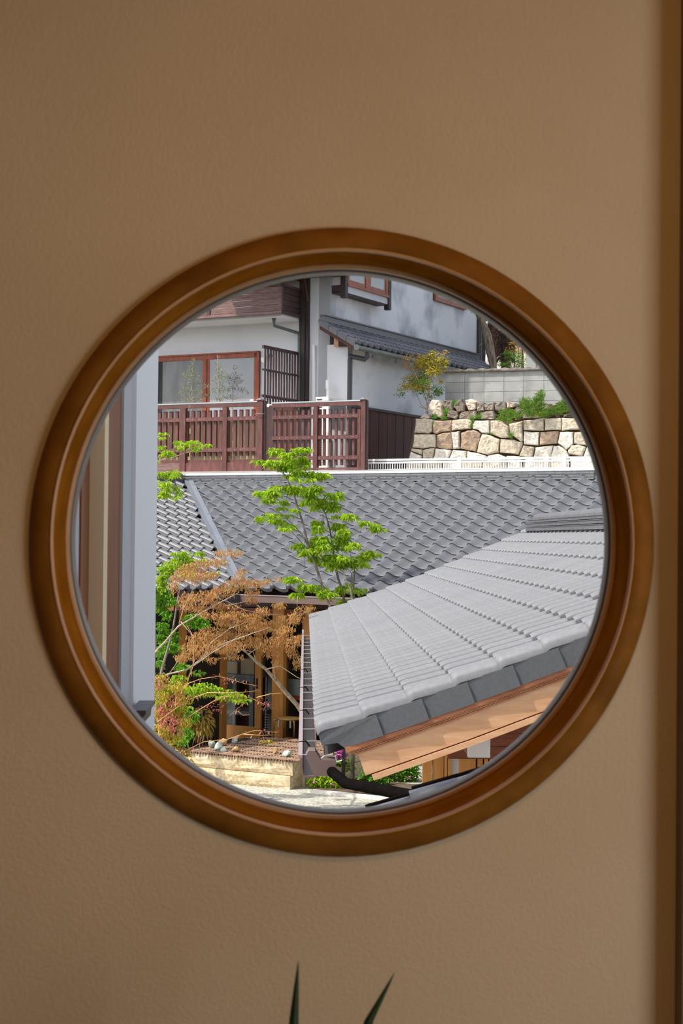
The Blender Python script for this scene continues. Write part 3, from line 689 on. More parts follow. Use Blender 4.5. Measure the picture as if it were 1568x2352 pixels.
part('door_pane', sbox(650, 693, zy(1690), zy(1430, 560), -.072, -.066), MT['glassdark'], hall)
part('door_stile', sbox(350, 384, FZ, zy(1600), -.09, -.06), MT['darkwood'], hall)
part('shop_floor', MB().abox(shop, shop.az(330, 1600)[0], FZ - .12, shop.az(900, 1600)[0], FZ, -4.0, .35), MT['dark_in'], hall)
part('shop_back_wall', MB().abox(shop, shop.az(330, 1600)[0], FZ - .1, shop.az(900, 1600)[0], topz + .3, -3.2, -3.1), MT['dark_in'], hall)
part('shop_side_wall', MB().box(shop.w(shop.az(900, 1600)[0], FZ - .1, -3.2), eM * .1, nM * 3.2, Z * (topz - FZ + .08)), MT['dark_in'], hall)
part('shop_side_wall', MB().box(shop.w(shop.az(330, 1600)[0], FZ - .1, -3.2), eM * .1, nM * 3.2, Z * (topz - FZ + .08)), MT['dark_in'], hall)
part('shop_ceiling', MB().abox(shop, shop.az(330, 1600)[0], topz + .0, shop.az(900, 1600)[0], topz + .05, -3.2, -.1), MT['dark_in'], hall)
# wing wall under the wing roof (left, mostly behind leaves)
wq = wr(0, qE) - eM * .6; wfz = V(wq[0], wq[1], 0)
part('wing_wall', MB().box(wfz + nM * (cP * qE - .6), nM * 3.6, -eM * .1, Z * 2.1), MT['dark_in'], hall)
for i in range(4):
    part('wing_post', MB().box(wfz + nM * (cP * qE - .55 + i * 1.0), nM * .12, eM * .05, Z * 2.1), MT['timber'], hall)
# things inside the shop
tb = thing('shop_table', 'pale grey display table seen through the glass door', 'table', shop.w(shop.az(540, 1660, -.8)[0], FZ, -.8))
ta0 = shop.az(490, 1600, -.6)[0]; ta1 = shop.az(581, 1600, -.6)[0]; tz = shop.az(540, 1549, -.6)[1]
part('table_top', MB().abox(shop, ta0, tz - .04, ta1 + .03, tz, -1.2, -.58), MT['paleint'], tb)
part('apron', MB().abox(shop, ta0, tz - .10, ta1, tz - .04, -.64, -.61), MT['paleint'], tb)
part('lower_shelf', MB().abox(shop, ta0, FZ + .28, ta1, FZ + .34, -1.15, -.62), MT['paleint'], tb)
for aa in (ta0, ta1 - .075):
    for oo in (-1.18, -.68): part('leg', MB().abox(shop, aa, FZ, aa + .075, tz - .04, oo, oo + .075), MT['paleint'], tb)
for i, (x0, x1, y0) in enumerate(((497, 512, 1515), (517, 545, 1520), (553, 584, 1512))):
    aa = shop.az(x0, 1530, -.75)[0]; ab = shop.az(x1, 1530, -.75)[0]; zt_ = shop.az(540, y0, -.75)[1]
    cb = thing('carton', ['narrow pale carton at the near end of the shop table', 'middle pale carton of three on the shop table', 'wide pale carton on the shop table beside the door stile'][i], 'box', shop.w((aa + ab) / 2, tz, -.9), 'cartons on the shop table')
    part('body', MB().abox(shop, aa, tz, ab, zt_, -1.05, -.75), MT['cardboard'], cb); part('flap', MB().abox(shop, aa + .01, zt_, ab - .01, zt_ + .008, -1.04, -.9), MT['cardboard'], cb)
sg = thing('notice_board', 'white notice board with an orange foot band behind the stool', 'sign', shop.w(shop.az(670, 1600, -.3)[0], FZ, -.3))
a0 = shop.az(648, 1580, -.3)[0]; a1 = shop.az(696, 1580, -.3)[0]
zA, zB, zC = (shop.az(670, y, -.3)[1] for y in (1560, 1597, 1607))
part('panel', MB().abox(shop, a0, zB, a1, zA, -.33, -.3), MT['sign'], sg); part('orange_band', MB().abox(shop, a0, zC, a1, zB, -.33, -.298), MT['orange'], sg)
for aa in (a0 + .02, a1 - .05): part('leg', MB().abox(shop, aa, FZ, aa + .03, zC, -.33, -.31), MT['dark_in'], sg)
for i in range(3): part('print', MB().abox(shop, (a0 + a1) / 2 - .02 + i * .018, zA - .085, (a0 + a1) / 2 - .008 + i * .018, zA - .078, -.301, -.299), MT['text'], sg)
cl = thing('hanging_cloth', 'navy cloth hanging inside the shop beside the post', 'cloth', shop.w(shop.az(657, 1490, -.9)[0], zy(1510), -.9))
fa = shop.az(650, 1490, -.9)[0]; mb = MB(); fv = []
for i in range(9):
    for zz_ in (zy(1440), zy(1505)): fv.append(shop.w(fa + i * .014, zz_, -.9 + .02 * math.sin(i * 1.7)))
mb.add(fv + [p - nM * .006 for p in fv], [(2 * i, 2 * i + 2, 2 * i + 3, 2 * i + 1) for i in range(8)] + [(18 + 2 * i + 1, 18 + 2 * i + 3, 18 + 2 * i + 2, 18 + 2 * i) for i in range(8)])
part('cloth', mb, MT['blue'], cl); part('rail', MB().tube([shop.w(fa - .03, zy(1438), -.9), shop.w(fa + .3, zy(1438), -.9)], .008, 6), MT['steel'], cl)
# stool on the step
stp = shop.off(.22); sc_ = stp.az(663, 1700)
st = thing('stool', 'round wooden stool with bent metal legs by the shop door', 'stool', stp.w(sc_[0], FZ, 0))
sz_ = stp.az(663, 1648)[1]
ring = [stp.w(sc_[0] + .165 * math.cos(t), sz_, 0) + nM * (.15 * math.sin(t)) for t in np.linspace(-.3, math.pi + .3, 15)]
mb = MB(); c_ = stp.w(sc_[0], sz_, 0); mb.lathe(c_ - Z * .03, [(.0, 0), (.15, 0), (.165, .012), (.165, .024), (.15, .03), (.0, .026)], 20); part('seat', mb, MT['stoolwood'], st, smooth=False)
for sx_ in (-1, 1):
    for sy_ in (-1, 1):
        p0 = c_ + eM * .12 * sx_ + nM * .1 * sy_ - Z * .03; p1 = c_ + eM * .17 * sx_ + nM * .13 * sy_; p2 = V(p1[0], p1[1], FZ)
        part('leg', MB().tube([p0, p1 - Z * .035, p1 - Z * .06, p2], .013, 8), MT['brass'], st, smooth=True)
for sx_ in (-1, 1): part('bolt_tube', MB().tube([c_ + eM * .1 * sx_ + nM * .12 - Z * .03, c_ + eM * .1 * sx_ + nM * .12 - Z * .13], .014, 8), MT['steel'], st)
# little stacked metal rack beside the post
rkp = shop.off(.1); ra, rz = rkp.az(612, 1700)
rk = thing('ring_stand', 'slim stand of small stacked metal plates beside the door post', 'stand', rkp.w(ra, FZ, 0))
part('rod', MB().tube([rkp.w(ra - .02, FZ, 0), rkp.w(ra - .02, FZ + .95, 0)], .004, 6), MT['steel'], rk); part('base', MB().lathe(rkp.w(ra, FZ, 0), [(.07, 0), (.07, .01), (.0, .012)], 12), MT['steel'], rk)
for i in range(11): part('plate', MB().box(rkp.w(ra - .02, FZ + .04 + i * .037, 0), eM * .055, nM * .04, Z * .006), MT['steel'], rk)

# ------------------------------------------------------------------ stone planter roofed with bamboo
plA = Plane(at(672, 1752, 20.65), eM, nM)    # its front face
plz = plA.P[2]
planter = thing('stone_planter', 'low granite block planter covered with a bamboo mat', 'planter', V(plA.P[0] - .6, plA.P[1] + .8, 0))
aL = plA.az(430, 1733)[0]; hh = plz / 2
def stone_block(mb, a0, a1, z0, z1, o0, o1, bul=.03):
    """split granite block: rough bulging front face"""
    n, m = 9, 4; front = []
    for j in range(m + 1):
        for i in range(n + 1):
            edge = i in (0, n) or j in (0, m); b = 0 if edge else bul * (.4 + .6 * rng.random())
            front.append(plA.w(a0 + (a1 - a0) * i / n, z0 + (z1 - z0) * j / m, o1 + b))
    fs = [(j * (n + 1) + i, j * (n + 1) + i + 1, (j + 1) * (n + 1) + i + 1, (j + 1) * (n + 1) + i) for j in range(m) for i in range(n)]
    mb.add(front, fs); mb.abox(plA, a0, z0, a1, z1, o0, o1 - .001); return mb
part('granite_block', stone_block(MB(), aL - .4, 0, hh + .006, plz, -.22, 0), MT['planter'], planter)
part('granite_block', stone_block(MB(), aL - .5, -.02, 0, hh, -.25, .03), MT['planter'], planter)
part('granite_block', MB().abox(plA, -.25, hh + .006, 0, plz, -1.9, -.22), MT['planter'], planter)
part('granite_block', MB().abox(plA, -.25, 0, .02, hh, -1.9, -.25), MT['planter'], planter)
part('fill', MB().abox(plA, aL - .4, 0, -.1, plz - .02, -1.9, -.1), MT['earth'], planter)
part('granite_block', MB().abox(plA, aL - .4, 0, 0, plz - .02, -2.0, -1.9), MT['planter'], planter)
bm_ = thing('bamboo_mat', 'smoked bamboo poles tied side by side on the granite planter', 'mat', plA.w(aL / 2, plz, -.9))
NB = 37
for i in range(NB):
    a = aL + .06 + (0.03 - aL - .02) * i / (NB - 1); r = .019 * (.85 + .3 * rng.random()); oo = .03 + .03 * rng.random()
    p0 = plA.w(a, plz + .02, oo); p1 = plA.w(a, plz + .02, -1.75); mb = MB(); n = 8
    pth = [p0]
    for s_ in range(1, 8): pth.append(p0 + (p1 - p0) * s_ / 7 + Z * (.006 if s_ % 2 else -.002))
    mb.tube(pth, r, n, caps=False); po = part('pole', mb, MT['bamboo'], bm_, smooth=True)
    part('hollow', MB().tube([p0 + nM * .0005, p0 - nM * .02], r * .82, 8), MT['bamboo_in'], po)
    part('rim', MB().add([p0 + nM * .001 + (eM * math.cos(t) + Z * math.sin(t)) * rr for rr in (r * .82, r) for t in np.linspace(0, 2 * math.pi, 9)[:-1]], [(k, (k + 1) % 8, 8 + (k + 1) % 8, 8 + k) for k in range(8)]), MT['bamboo'], po)
for q in range(6):
    oo = -.16 - q * .27; pts = []
    for i in range(NB * 2 + 1):
        a = aL + .05 + (0.06 - aL) * i / (NB * 2); pts.append(plA.w(a, plz + .034 + (.008 if i % 2 else -.004), oo + .012 * math.sin(i * 2.1)))
    part('tie_cord', MB().tube(pts, .007, 4), MT['rope'], bm_)
def rockmesh(c, r, seed, flat=.7):
    g = np.random.default_rng(seed); mb = MB(); mb.ball((0, 0, 0), 1.0, 9, 6)
    v = np.array(mb.v); dirs = g.normal(size=(11, 3)); dirs /= np.linalg.norm(dirs, axis=1)[:, None]
    for d in dirs:
        k = .50 + .25 * g.random(); h = v @ d; v = v - np.outer(np.maximum(h - k, 0), d)
    v = v * np.array([r[0], r[1], r[2]]); v[:, 2] = np.maximum(v[:, 2], -r[2] * flat)
    mb.v = [tuple(p) for p in (v + np.asarray(c))]; return mb
for i, (x, y, w, h, m_, lb) in enumerate([
        (486, 1708, 17, 15, 'greenrock', 'pale green angular rock at the left end of the bamboo mat'), (503, 1713, 18, 16, 'greenrock', 'larger pale green rock touching the left end rock'),
        (512, 1704, 18, 14, 'tanrock', 'brown rock behind the two pale green rocks'), (538, 1699, 13, 15, 'greenrock', 'single greenish rock at the back of the mat'),
        (513, 1721, 13, 9, 'greenrock', 'small grey rock in front of the brown rock'), (541, 1721, 21, 10, 'tanrock', 'flat sandy rock in the middle of the mat'),
        (632, 1724, 10, 13, 'tanrock', 'tan rock lying on end near the planter corner'), (658, 1730, 16, 13, 'greenrock', 'pale green rock nearest the planter corner')]):
    wpp = .00545; d = ray(x, y + h * .6); zt_ = plz + .04; t_ = (zt_ - CZ) / d[2]; c = CAM + d * t_
    solid('rock', rockmesh(c + Z * h * wpp * .5, (w * wpp * .78, w * wpp * .62, h * wpp * .82), 40 + i, .61), MT[m_], lb, 'rock', 'rocks on the bamboo mat')
# paving kerb and planting bed
kb = MB().box(at(708, 1817, 20.4) * V(1, 1, 0), eM * 3.0, -nM * .14, Z * .03); solid('kerb', kb, MT['kerb'], 'pale stone kerb strip along the planting bed', 'kerb')
st2 = MB().box(at(610, 1823, 20.0) * V(1, 1, 0), eM * .1, nM * 1.2, Z * .012); solid('paving_strip', st2, MT['kerb'], 'pale strip set in the gravel paving below the planter', 'paving')
bd = MB().box(at(716, 1806, 20.7) * V(1, 1, 0), eM * 3.0, -nM * 1.0, Z * .02); solid('planting_bed', bd, MT['earth'], 'dark earth of the planting bed under the shrubs', kind='structure')
bl = at(755, 1760, 20.95) * V(1, 1, 0)
lt = thing('box_lantern', 'small cream box lantern with dark frame behind the gutter outlet', 'lantern', bl)
zl = at(755, 1733, 20.95)[2]; zh = at(755, 1709, 20.95)[2]
part('post', MB().box(bl - V(.04, .04, 0), V(.08, 0, 0), V(0, .08, 0), Z * zl), MT['blackmetal'], lt)
part('shade', MB().box(V(bl[0] - .055, bl[1] - .055, zl), V(.11, 0, 0), V(0, .11, 0), Z * (zh - zl)), MT['lampshade'], lt)
for sx_ in (-1, 1): part('frame_bar', MB().box(V(bl[0] + sx_ * .06 - .008, bl[1] - .065, zl), V(.016, 0, 0), V(0, .13, 0), Z * (zh - zl + .01)), MT['blackmetal'], lt)
part('roof', MB().box(V(bl[0] - .075, bl[1] - .075, zh), V(.15, 0, 0), V(0, .15, 0), Z * .02), MT['blackmetal'], lt)
part('rail', MB().box(V(bl[0] - .06, bl[1] - .062, zl + .035), V(.12, 0, 0), V(0, .008, 0), Z * .01), MT['blackmetal'], lt)

# ------------------------------------------------------------------ terrace behind the hall
eT, nT = axes(26.0)
fen = Plane(at(835, 1000, 29.0), eT, nT)     # plane of the timber fence
TZ = fen.p(700, 1082)[2]                     # terrace level
q0 = fen.w(-9, 0, .25); tg = MB().box(V(q0[0], q0[1], TZ - .5), eT * 26, -nT * 16, Z * .5)
solid('terrace_ground', tg, MT['slab'], 'concrete terrace in front of the white house', kind='structure')
tw = MB().box(V(q0[0], q0[1], 0), eT * 26, -nT * .3, Z * (TZ - .5)); solid('terrace_retaining_wall', tw, MT['slab'], 'retaining wall below the terrace', kind='structure')

# ------------------------------------------------------------------ white house on the terrace
eH, nH = axes(28.0)
HF = Plane(at(711, 800, 32.2), eH, nH)       # front wall
mH = -nH                                     # receding direction of the side wall
Cn = HF.p(757, 800); HS = Plane(V(Cn[0], Cn[1], Cn[2]), mH, eH)   # side wall, faces right
house = thing('white_house', 'white stucco house with dark balcony, bay window and tiled pent roof', 'house', V(Cn[0] - 1, Cn[1] + 2, TZ))
aC = HF.az(757, 800)[0]; aLft = HF.az(60, 800)[0]; HT = HF.az(711, 520)[1] + 1.5
part('front_wall', MB().abox(HF, aLft, TZ, aC, HT, -.25, 0), MT['stucco2'], house)
aE = HS.az(1096, 800)[0]
part('side_wall', MB().abox(HS, .0, TZ, aE, HT, -.25, 0), MT['stucco'], house)
part('end_board', MB().abox(HS, aE - .05, TZ, aE + .12, HT, -.1, .05), MT['postwood'], house)
part('end_pipe', MB().tube([HS.w(aE + .28, TZ, .03), HS.w(aE + .28, HT, .03)], .05, 8), MT['blackmetal'], house)
# dark corner posts
for x0, x1, o in ((689.5, 696, .06), (696.3, 704, .09), (704.3, 711, .06)):
    part('corner_post', MB().abox(HF, HF.az(x0, 800)[0], TZ, HF.az(x1, 800)[0], HT, 0, o), MT['postwood'], house)
for i in range(9):
    x0 = 600 + i * 12.6; part('lower_cladding', MB().abox(HF, HF.az(x0, 1000)[0], TZ, HF.az(x0 + 12.0, 1000)[0], HF.az(650, 934)[1], 0, .03 + .006 * (i % 2)), MT['siding'], house)
# unseen slab added above the right-hand bay to shade the front wall
ev = HF.off(1.5); ze = ev.az(735, 604)[1]
part('shade_slab', MB().abox(HF, HF.az(560, 700)[0], ze, aC + .35, ze + .12, -.1, 1.5), MT['darkwood'], house)
# sliding glass door
def hz(y, x=600, o=0.0): return HF.az(x, y, o)[1]
def ha(x, y=900, o=0.0): return HF.az(x, y, o)[0]
dt, db = hz(806.5, 597), TZ + .12
dr = part('sliding_door', MB().abox(HF, ha(320), db, ha(597.5), dt, 0, .02), MT['dark_in'], house)
for nm, x0, x1, z0, z1, o in (('head', 320, 597.5, dt - .03, dt, .07), ('head_rail', 320, 597.5, dt - .12, dt - .03, .05), ('jamb', 593, 597.5, db, dt, .07), ('stile', 585.5, 593, db, dt - .03, .05),
                              ('stile', 468, 477, db, dt - .03, .055), ('stile', 477.5, 483, db, dt - .03, .04), ('stile', 359, 364.5, db, dt - .03, .05), ('sill', 320, 597, db - .06, db + .05, .07)):
    part(nm, MB().abox(HF, ha(x0), z0, ha(x1), z1, .02, o), MT['orangewood'], dr)
part('pane', MB().abox(HF, ha(364.5), db + .05, ha(375), dt - .12, .02, .03), MT['slot'], dr)
part('pane', MB().abox(HF, ha(375), db + .05, ha(468), dt - .12, .02, .033), MT['pane_dk'], dr)
part('pane', MB().abox(HF, ha(483), db + .05, ha(585.5), dt - .12, .02, .033), MT['pane_lt'], dr)
part('sticker', MB().abox(HF, ha(576), hz(924), ha(584), hz(917), .033, .035), MT['white'], dr)
# balcony
BO = .84; bal = HF.off(BO)
bz0, bz1 = bal.az(643, 713)[1], bal.az(643, 652)[1]; bR = bal.az(644, 690)[0]; bL = bal.az(60, 700)[0]
bc = part('balcony_floor', MB().abox(HF, bL, bz0 - .05, bR, bz0 + .0, 0, BO), MT['darkwood'], house)
part('soffit', MB().abox(HF, bL, bz0 - .10, bR - .03, bz0 - .05, .0, BO - .10), MT['stucco2'], bc)
part('edge_board', MB().abox(HF, bL, bz0 - .06, bR + .03, bz0 - .01, BO - .03, BO + .03), MT['plankwood'], bc)
part('edge_board', MB().box(HF.w(bR, bz0 - .06, 0), eH * .03, nH * BO, Z * .06), MT['darkwood'], bc)
nbd = 4; bh = (bz1 - bz0 - .04) / nbd
for i in range(nbd):
    part('front_board', MB().abox(HF, bL, bz0 + i * bh + .004, bR - .055, bz0 + (i + 1) * bh - .004, BO - .04, BO - .012 + .006 * (i % 2)), MT['plankwood'], bc)
    part('side_board', MB().box(HF.w(bR - .04, bz0 + i * bh + .004, .02), eH * .03, nH * (BO - .08), Z * (bh - .008)), MT['darkwood'], bc)
part('corner_post', MB().abox(HF, bR - .06, bz0, bR + .01, bz1, BO - .07, BO + .0), MT['plankwood'], bc)
part('front_post', MB().abox(HF, bal.az(475, 700)[0], bz0, bal.az(482, 700)[0], bz1, BO - .03, BO + .01), MT['darkwood'], bc)
part('top_rail', MB().abox(HF, bL, bz1 - .04, bR + .02, bz1 + .01, BO - .07, BO + .02), MT['darkwood'], bc)
part('top_rail', MB().box(HF.w(bR - .06, bz1 - .04, 0), eH * .08, nH * BO, Z * .05), MT['darkwood'], bc)
part('upper_post', MB().abox(HF, bR - .14, bz1, bR - .06, bz1 + 1.2, BO - .08, BO - .0), MT['orangewood'], bc)
part('upper_rail', MB().box(HF.w(bR - .05, bz1 + .16, 0), eH * .04, nH * BO, Z * .08), MT['darkwood'], bc)
part('upper_rail', MB().abox(HF, bL, bz1 + .16, bR, bz1 + .24, BO - .05, BO), MT['darkwood'], bc)
part('brace', MB().tube([HF.w(bR + .02, bz1 + .9, .1), HF.w(bR + .18, bz1 - .25, .1)], .02, 5), MT['fencewood'], bc)
# balcony drain
fp = HF.off(.55)
dn = part('drain_pipe', MB().tube([fp.p(629, 735), fp.p(629, 748), HF.p(685, 765, .06), HF.p(687, 772, .06), HF.p(686.5, 1060, .06)], [.03, .03, .032, .032, .032], 8), MT['copper'], house)
part('hopper', MB().lathe(fp.p(629, 738), [(.03, 0), (.04, .05), (.06, .06), (.06, .11), (.0, .11)], 10), MT['copper'], dn)
# lattice screen standing out from the wall
lf = HF.p(689, 810, .0); lsp = Plane(lf, nH, eH); LL = 1.42
zt_, zm_, zb_ = lf[2], HF.az(688, 866)[1], HF.az(688, 925)[1]
scn = part('lattice_top_rail', MB().box(lf - Z * .06 - eH * .02, nH * LL, eH * .04, Z * .06), MT['darkwood'], house)
part('lattice_rail', MB().box(V(lf[0], lf[1], zm_) - eH * .02, nH * LL, eH * .04, Z * .035), MT['darkwood'], scn)
part('lattice_rail', MB().box(V(lf[0], lf[1], zb_) - eH * .02, nH * LL, eH * .04, Z * .05), MT['darkwood'], scn)
for i in range(14):
    p = lf + nH * (.03 + i * (LL - .08) / 13); part('lattice_slat', MB().box(V(p[0], p[1], zb_ - .12) + eH * .02, nH * .038, eH * .025, Z * (zt_ - zb_ + .06)), MT['darkwood'], scn)
# spotlights on the wall
lm = part('wall_lamp', MB().tube([HF.p(612, 822, .0), HF.p(612, 822, .12)], .035, 8), MT['greypipe'], house)
part('lamp_head', MB().tube([HF.p(613, 823, .12), HF.p(603, 827, .22)], [.035, .055], 10), MT['white'], lm); part('lamp_head', MB().tube([HF.p(614, 820, .12), HF.p(621, 817, .2)], [.03, .045], 10), MT['greypipe'], lm)
# white conduits
part('conduit', MB().tube([HF.p(720.5, 792, .05), HF.p(720, 1060, .05)], .035, 8), MT['white'], house)
c2_ = part('conduit', MB().tube([HF.p(752.5, 880, .2), HF.p(752, 1060, .2)], .03, 8), MT['white'], house)
part('conduit_cap', MB().tube([HF.p(752.5, 893, .2), HF.p(752.7, 873, .2)], .045, 8), MT['white'], c2_)
# lean-to under the pent roof
QL, QE = .40, .76
lt_top = HF.az(757, 792)[1]
part('lean_to_front', MB().abox(HF, aC - .05, TZ, aC + QL, lt_top, -.2, .01), MT['stucco2'], house)
LSd = HS.off(QL); aS0 = 0.0; aS1 = aE + .6
zs = LSd.az(843, 939.5)[1]
part('lean_to_side', MB().abox(HS, .0, TZ, aS1, lt_top, .2, QL), MT['stucco'], house)
# burnt timber siding boards on the lean-to
nb_ = 30; bw = .19
cap = part('siding_cap', MB().abox(HS, -.03, zs - .02, aS1, zs + .03, QL, QL + .05), MT['postwood'], house)
for i in range(nb_):
    if -.02 + (i + 1) * bw > aS1: break
    part('siding_board', MB().abox(HS, -.02 + i * bw, TZ, -.02 + (i + 1) * bw - .008, zs - .02, QL, QL + .02 + .006 * (i % 2)), MT['siding'], cap)
# beam end
be = part('beam_end', MB().pbox(HF, 766.5, 773.5, 776.5, 795, .0, .10), MT['cedar'], house)
part('beam_side', MB().box(HF.w(HF.az(776.5, 795, .1)[0], HF.az(770, 796, .1)[1], 0), eH * .16, nH * .10, Z * (hz(775, 770) - hz(796, 770))), MT['siding'], be)
# pent roof
OV = .40                                      # overhang in front of the corner
zr = HS.az(735, 738)[1]; zr = Plane(HS.P + nH * OV, eH, nH).az(735, 741)[1]
drop = .44
def pt(a, q, h=0.0):                          # a back along the wall from the verge, q outwards (0..QE)
    return V(*(HS.P + mH * (a - OV) + eH * q))[:2].tolist() + [zr - drop * q / QE + h]
def P3(*k): return np.array(pt(*k))
sl_ = math.hypot(QE, drop); ux = (-eH * QE + Z * drop) / sl_; nvx = (eH * drop + Z * QE) / sl_
rows = 4; Lh = sl_ / rows; wH = .26; ncol = int((aE + OV + .3) / wH)
tmh = tile_mesh('pent_tile', wH, Lh, .06, .024, MT['tile_old'], nose=.02); tmhe = tile_mesh('pent_eave_tile', wH, Lh, .055, .024, MT['tile_old'], eave=.03, knob=.06, nose=.02)
pent = part('pent_roof_deck', MB().prism([P3(0, 0, -.02), P3(0, QE, -.02), P3(0, QE, -.08), P3(0, 0, -.08)], mH * (aE + OV + .25)), MT['darkwood'], house)
for k in range(ncol):
    for j in range(rows):
        org = P3(k * wH, QE * (j + 1) / rows); inst('roof_tile', tmhe if j == rows - 1 else tmh, frameM(org + mH * 0, mH, ux, nvx), pent)
fl = part('wall_flashing', MB().box(P3(0, 0, .02), mH * (aE + OV - .1), eH * .10, Z * .11), MT['tile_dark'], pent)
part('flashing_cap', MB().box(P3(-.02, -.0, .13), mH * (aE + OV - .08), eH * .13, Z * .025), MT['tile_dark'], fl)
for j in range(4):
    a0, a1 = QE * j / 4, QE * (j + 1) / 4
    part('verge_tile', MB().prism([P3(-.035, a0, .05), P3(-.035, a1 + .02, .06), P3(-.035, a1 + .02, -.055), P3(-.035, a0, -.055)], mH * .04), MT['tile_main'], pent)
part('verge_board', MB().prism([P3(-.01, 0, -.05), P3(-.01, QE, -.05), P3(-.01, QE, -.13), P3(-.01, 0, -.13)], mH * .04), MT['siding'], pent)
gt = part('gutter', MB().tube([P3(-.02, QE + .05, -.045), P3(aE + OV + .25, QE + .05, -.045)], .05, 10), MT['copper'], pent)
part('gutter_end', MB().lathe((0, 0, 0), [(.0, 0)] * 2, 3) if False else MB().tube([P3(-.04, QE + .05, -.045), P3(-.015, QE + .05, -.045)], .058, 14), MT['greypipe'], gt)
for i in range(6): part('gutter_hook', MB().tube([P3(.6 + i * 1.0, QE + .07, -.09), P3(.6 + i * 1.0, QE + .09, -.16), P3(.62 + i * 1.0, QE + .05, -.18), P3(.64 + i * 1.0, QE + .04, -.13)], .008, 5), MT['blackmetal'], gt)
gpA = P3(.42, QE + .05, -.06)
lw = LSd.p(803, 825, .06)
part('downspout', MB().tube([gpA, gpA - Z * .12, gpA - Z * .17 - eH * .04 + nH * .02, V(lw[0], lw[1], lw[2] + .06), lw, V(lw[0], lw[1], TZ)], [.05, .05, .05, .045, .045, .045], 10), MT['blackmetal'], gt)
# bay window
BQ = .28; bw_ = HS.off(BQ)
a0 = bw_.az(791, 660)[0]; a1 = bw_.az(893, 660)[0]; zB = bw_.az(803, 655)[1]
bay = part('bay_window', MB().abox(HS, a0 + .02, zB - .02, a1 - .02, HT, 0, BQ - .03), MT['stucco2'], house)
part('base_board', MB().abox(HS, a0, zB - .16, a1, zB - .03, BQ - .03, BQ), MT['pier2'], bay)
part('base_underside', MB().abox(HS, a0, zB - .18, a1, zB - .14, 0, BQ - .02), MT['darkwood'], bay)
part('base_board', MB().box(HS.w(a0, zB - .16, 0), mH * .03, eH * BQ, Z * .14), MT['darkwood'], bay)
for aa, zl_ in ((a0 - .02, zB - .27), (a1 - .06, zB - .27)):
    part('bay_post', MB().abox(HS, aa, zl_, aa + .11, HT, BQ - .08, BQ + .03), MT['postwood'], bay)
part('sill', MB().abox(HS, a0 + .08, zB - .03, a1 - .05, zB + .02, BQ - .03, BQ + .04), MT['orangewood'], bay)
wd = (a1 - .06 - a0 - .09)
for u0, u1 in ((0, .05), (.44, .50), (.50, .56), (.94, 1.0)):
    part('sash_stile', MB().abox(HS, a0 + .09 + wd * u0, zB, a0 + .09 + wd * u1, HT, BQ - .02, BQ + .02), MT['orangewood'], bay)
for u0, u1 in ((.05, .44), (.56, .94)):
    part('sash_rail', MB().abox(HS, a0 + .09 + wd * u0, zB + .02, a0 + .09 + wd * u1, zB + .10, BQ - .02, BQ + .01), MT['orangewood'], bay)
    part('pane', MB().abox(HS, a0 + .09 + wd * u0, zB + .10, a0 + .09 + wd * u1, HT, BQ - .02, BQ - .005), MT['pane_lt'], bay)
# small upper window
a0 = HS.az(994, 680)[0]; a1 = HS.az(1066, 690)[0]; zw = HS.az(994, 690)[1]
uw = part('upper_window', MB().abox(HS, a0, zw, a1, zw + 1.1, 0, .02), MT['slot'], house)
part('frame', MB().abox(HS, a0, zw, a1, zw + .09, .02, .07), MT['orangewood'], uw)
for u0, u1 in ((0, .08), (.46, .54), (.9, 1.0)): part('stile', MB().abox(HS, a0 + (a1 - a0) * u0, zw + .09, a0 + (a1 - a0) * u1, zw + 1.1, .02, .06), MT['orangewood'], uw)
part('pane', MB().abox(HS, a0 + (a1 - a0) * .08, zw + .09, a0 + (a1 - a0) * .46, zw + 1.1, .02, .04), MT['pane_dk'], uw)
part('pane', MB().abox(HS, a0 + (a1 - a0) * .54, zw + .09, a0 + (a1 - a0) * .9, zw + 1.1, .02, .04), MT['pane_wh'], uw)

# ------------------------------------------------------------------ air conditioner units behind the fence
def aircon(x, y, Y, wl, wr_, h, label, stand):
    c = at(x, y, Y); ac = thing('air_conditioner', label, 'air conditioner', V(c[0], c[1], TZ), 'outdoor air conditioners')
    # near upright edge at c; left face along -eH, right face along mH
    part('casing', MB().box(c - Z * h, -eH * wl, mH * wr_, Z * h), MT['offwhite'], ac)
    for i in range(11 if h > .5 else 14):
        zz_ = c[2] - .06 - i * (h - .12) / 11
        part('vent_slot', MB().box(V(c[0], c[1], zz_) - eH * wl * .92 + nH * .004, eH * wl * .42, mH * .01, Z * .022), MT['slot'], ac)
    if h > .5:
        part('badge', MB().box(V(c[0], c[1], c[2] - .12) - eH * wl * .42 + nH * .004, eH * wl * .16, mH * .01, Z * .03), MT['slot'], ac)
        part('side_grille', MB().box(c - Z * (h - .05) + mH * .06, mH * (wr_ - .1), eH * .012, Z * (h - .1)), MT['mesh'], ac)
        for i in range(14): part('grille_bar', MB().box(c - Z * (h - .07) + mH * (.08 + i * (wr_ - .16) / 13) + eH * .012, mH * .012, eH * .008, Z * (h - .14)), MT['greypipe'], ac)
    if stand:
        for u in (.1, 1):
            for v in (.05, .9):
                b = c - eH * wl * (1 - u) * 0 - eH * wl * (1 - u if u < 1 else 0) + mH * wr_ * v - Z * h
                part('stand_leg', MB().box(V(b[0], b[1], TZ), eH * .04, mH * .04, Z * (b[2] - TZ)), MT['steel'], ac)
        part('stand_rail', MB().box(c - Z * (h + .05), -eH * wl, mH * .05, Z * .05), MT['offwhite'], ac); part('stand_rail', MB().box(c - Z * (h + .05), mH * wr_, -eH * .04, Z * .05), MT['offwhite'], ac)
    else: part('foot', MB().box(V(c[0], c[1], TZ) - eH * wl, eH * wl, mH * wr_, Z * max(c[2] - h - TZ, .01)), MT['slot'], ac)
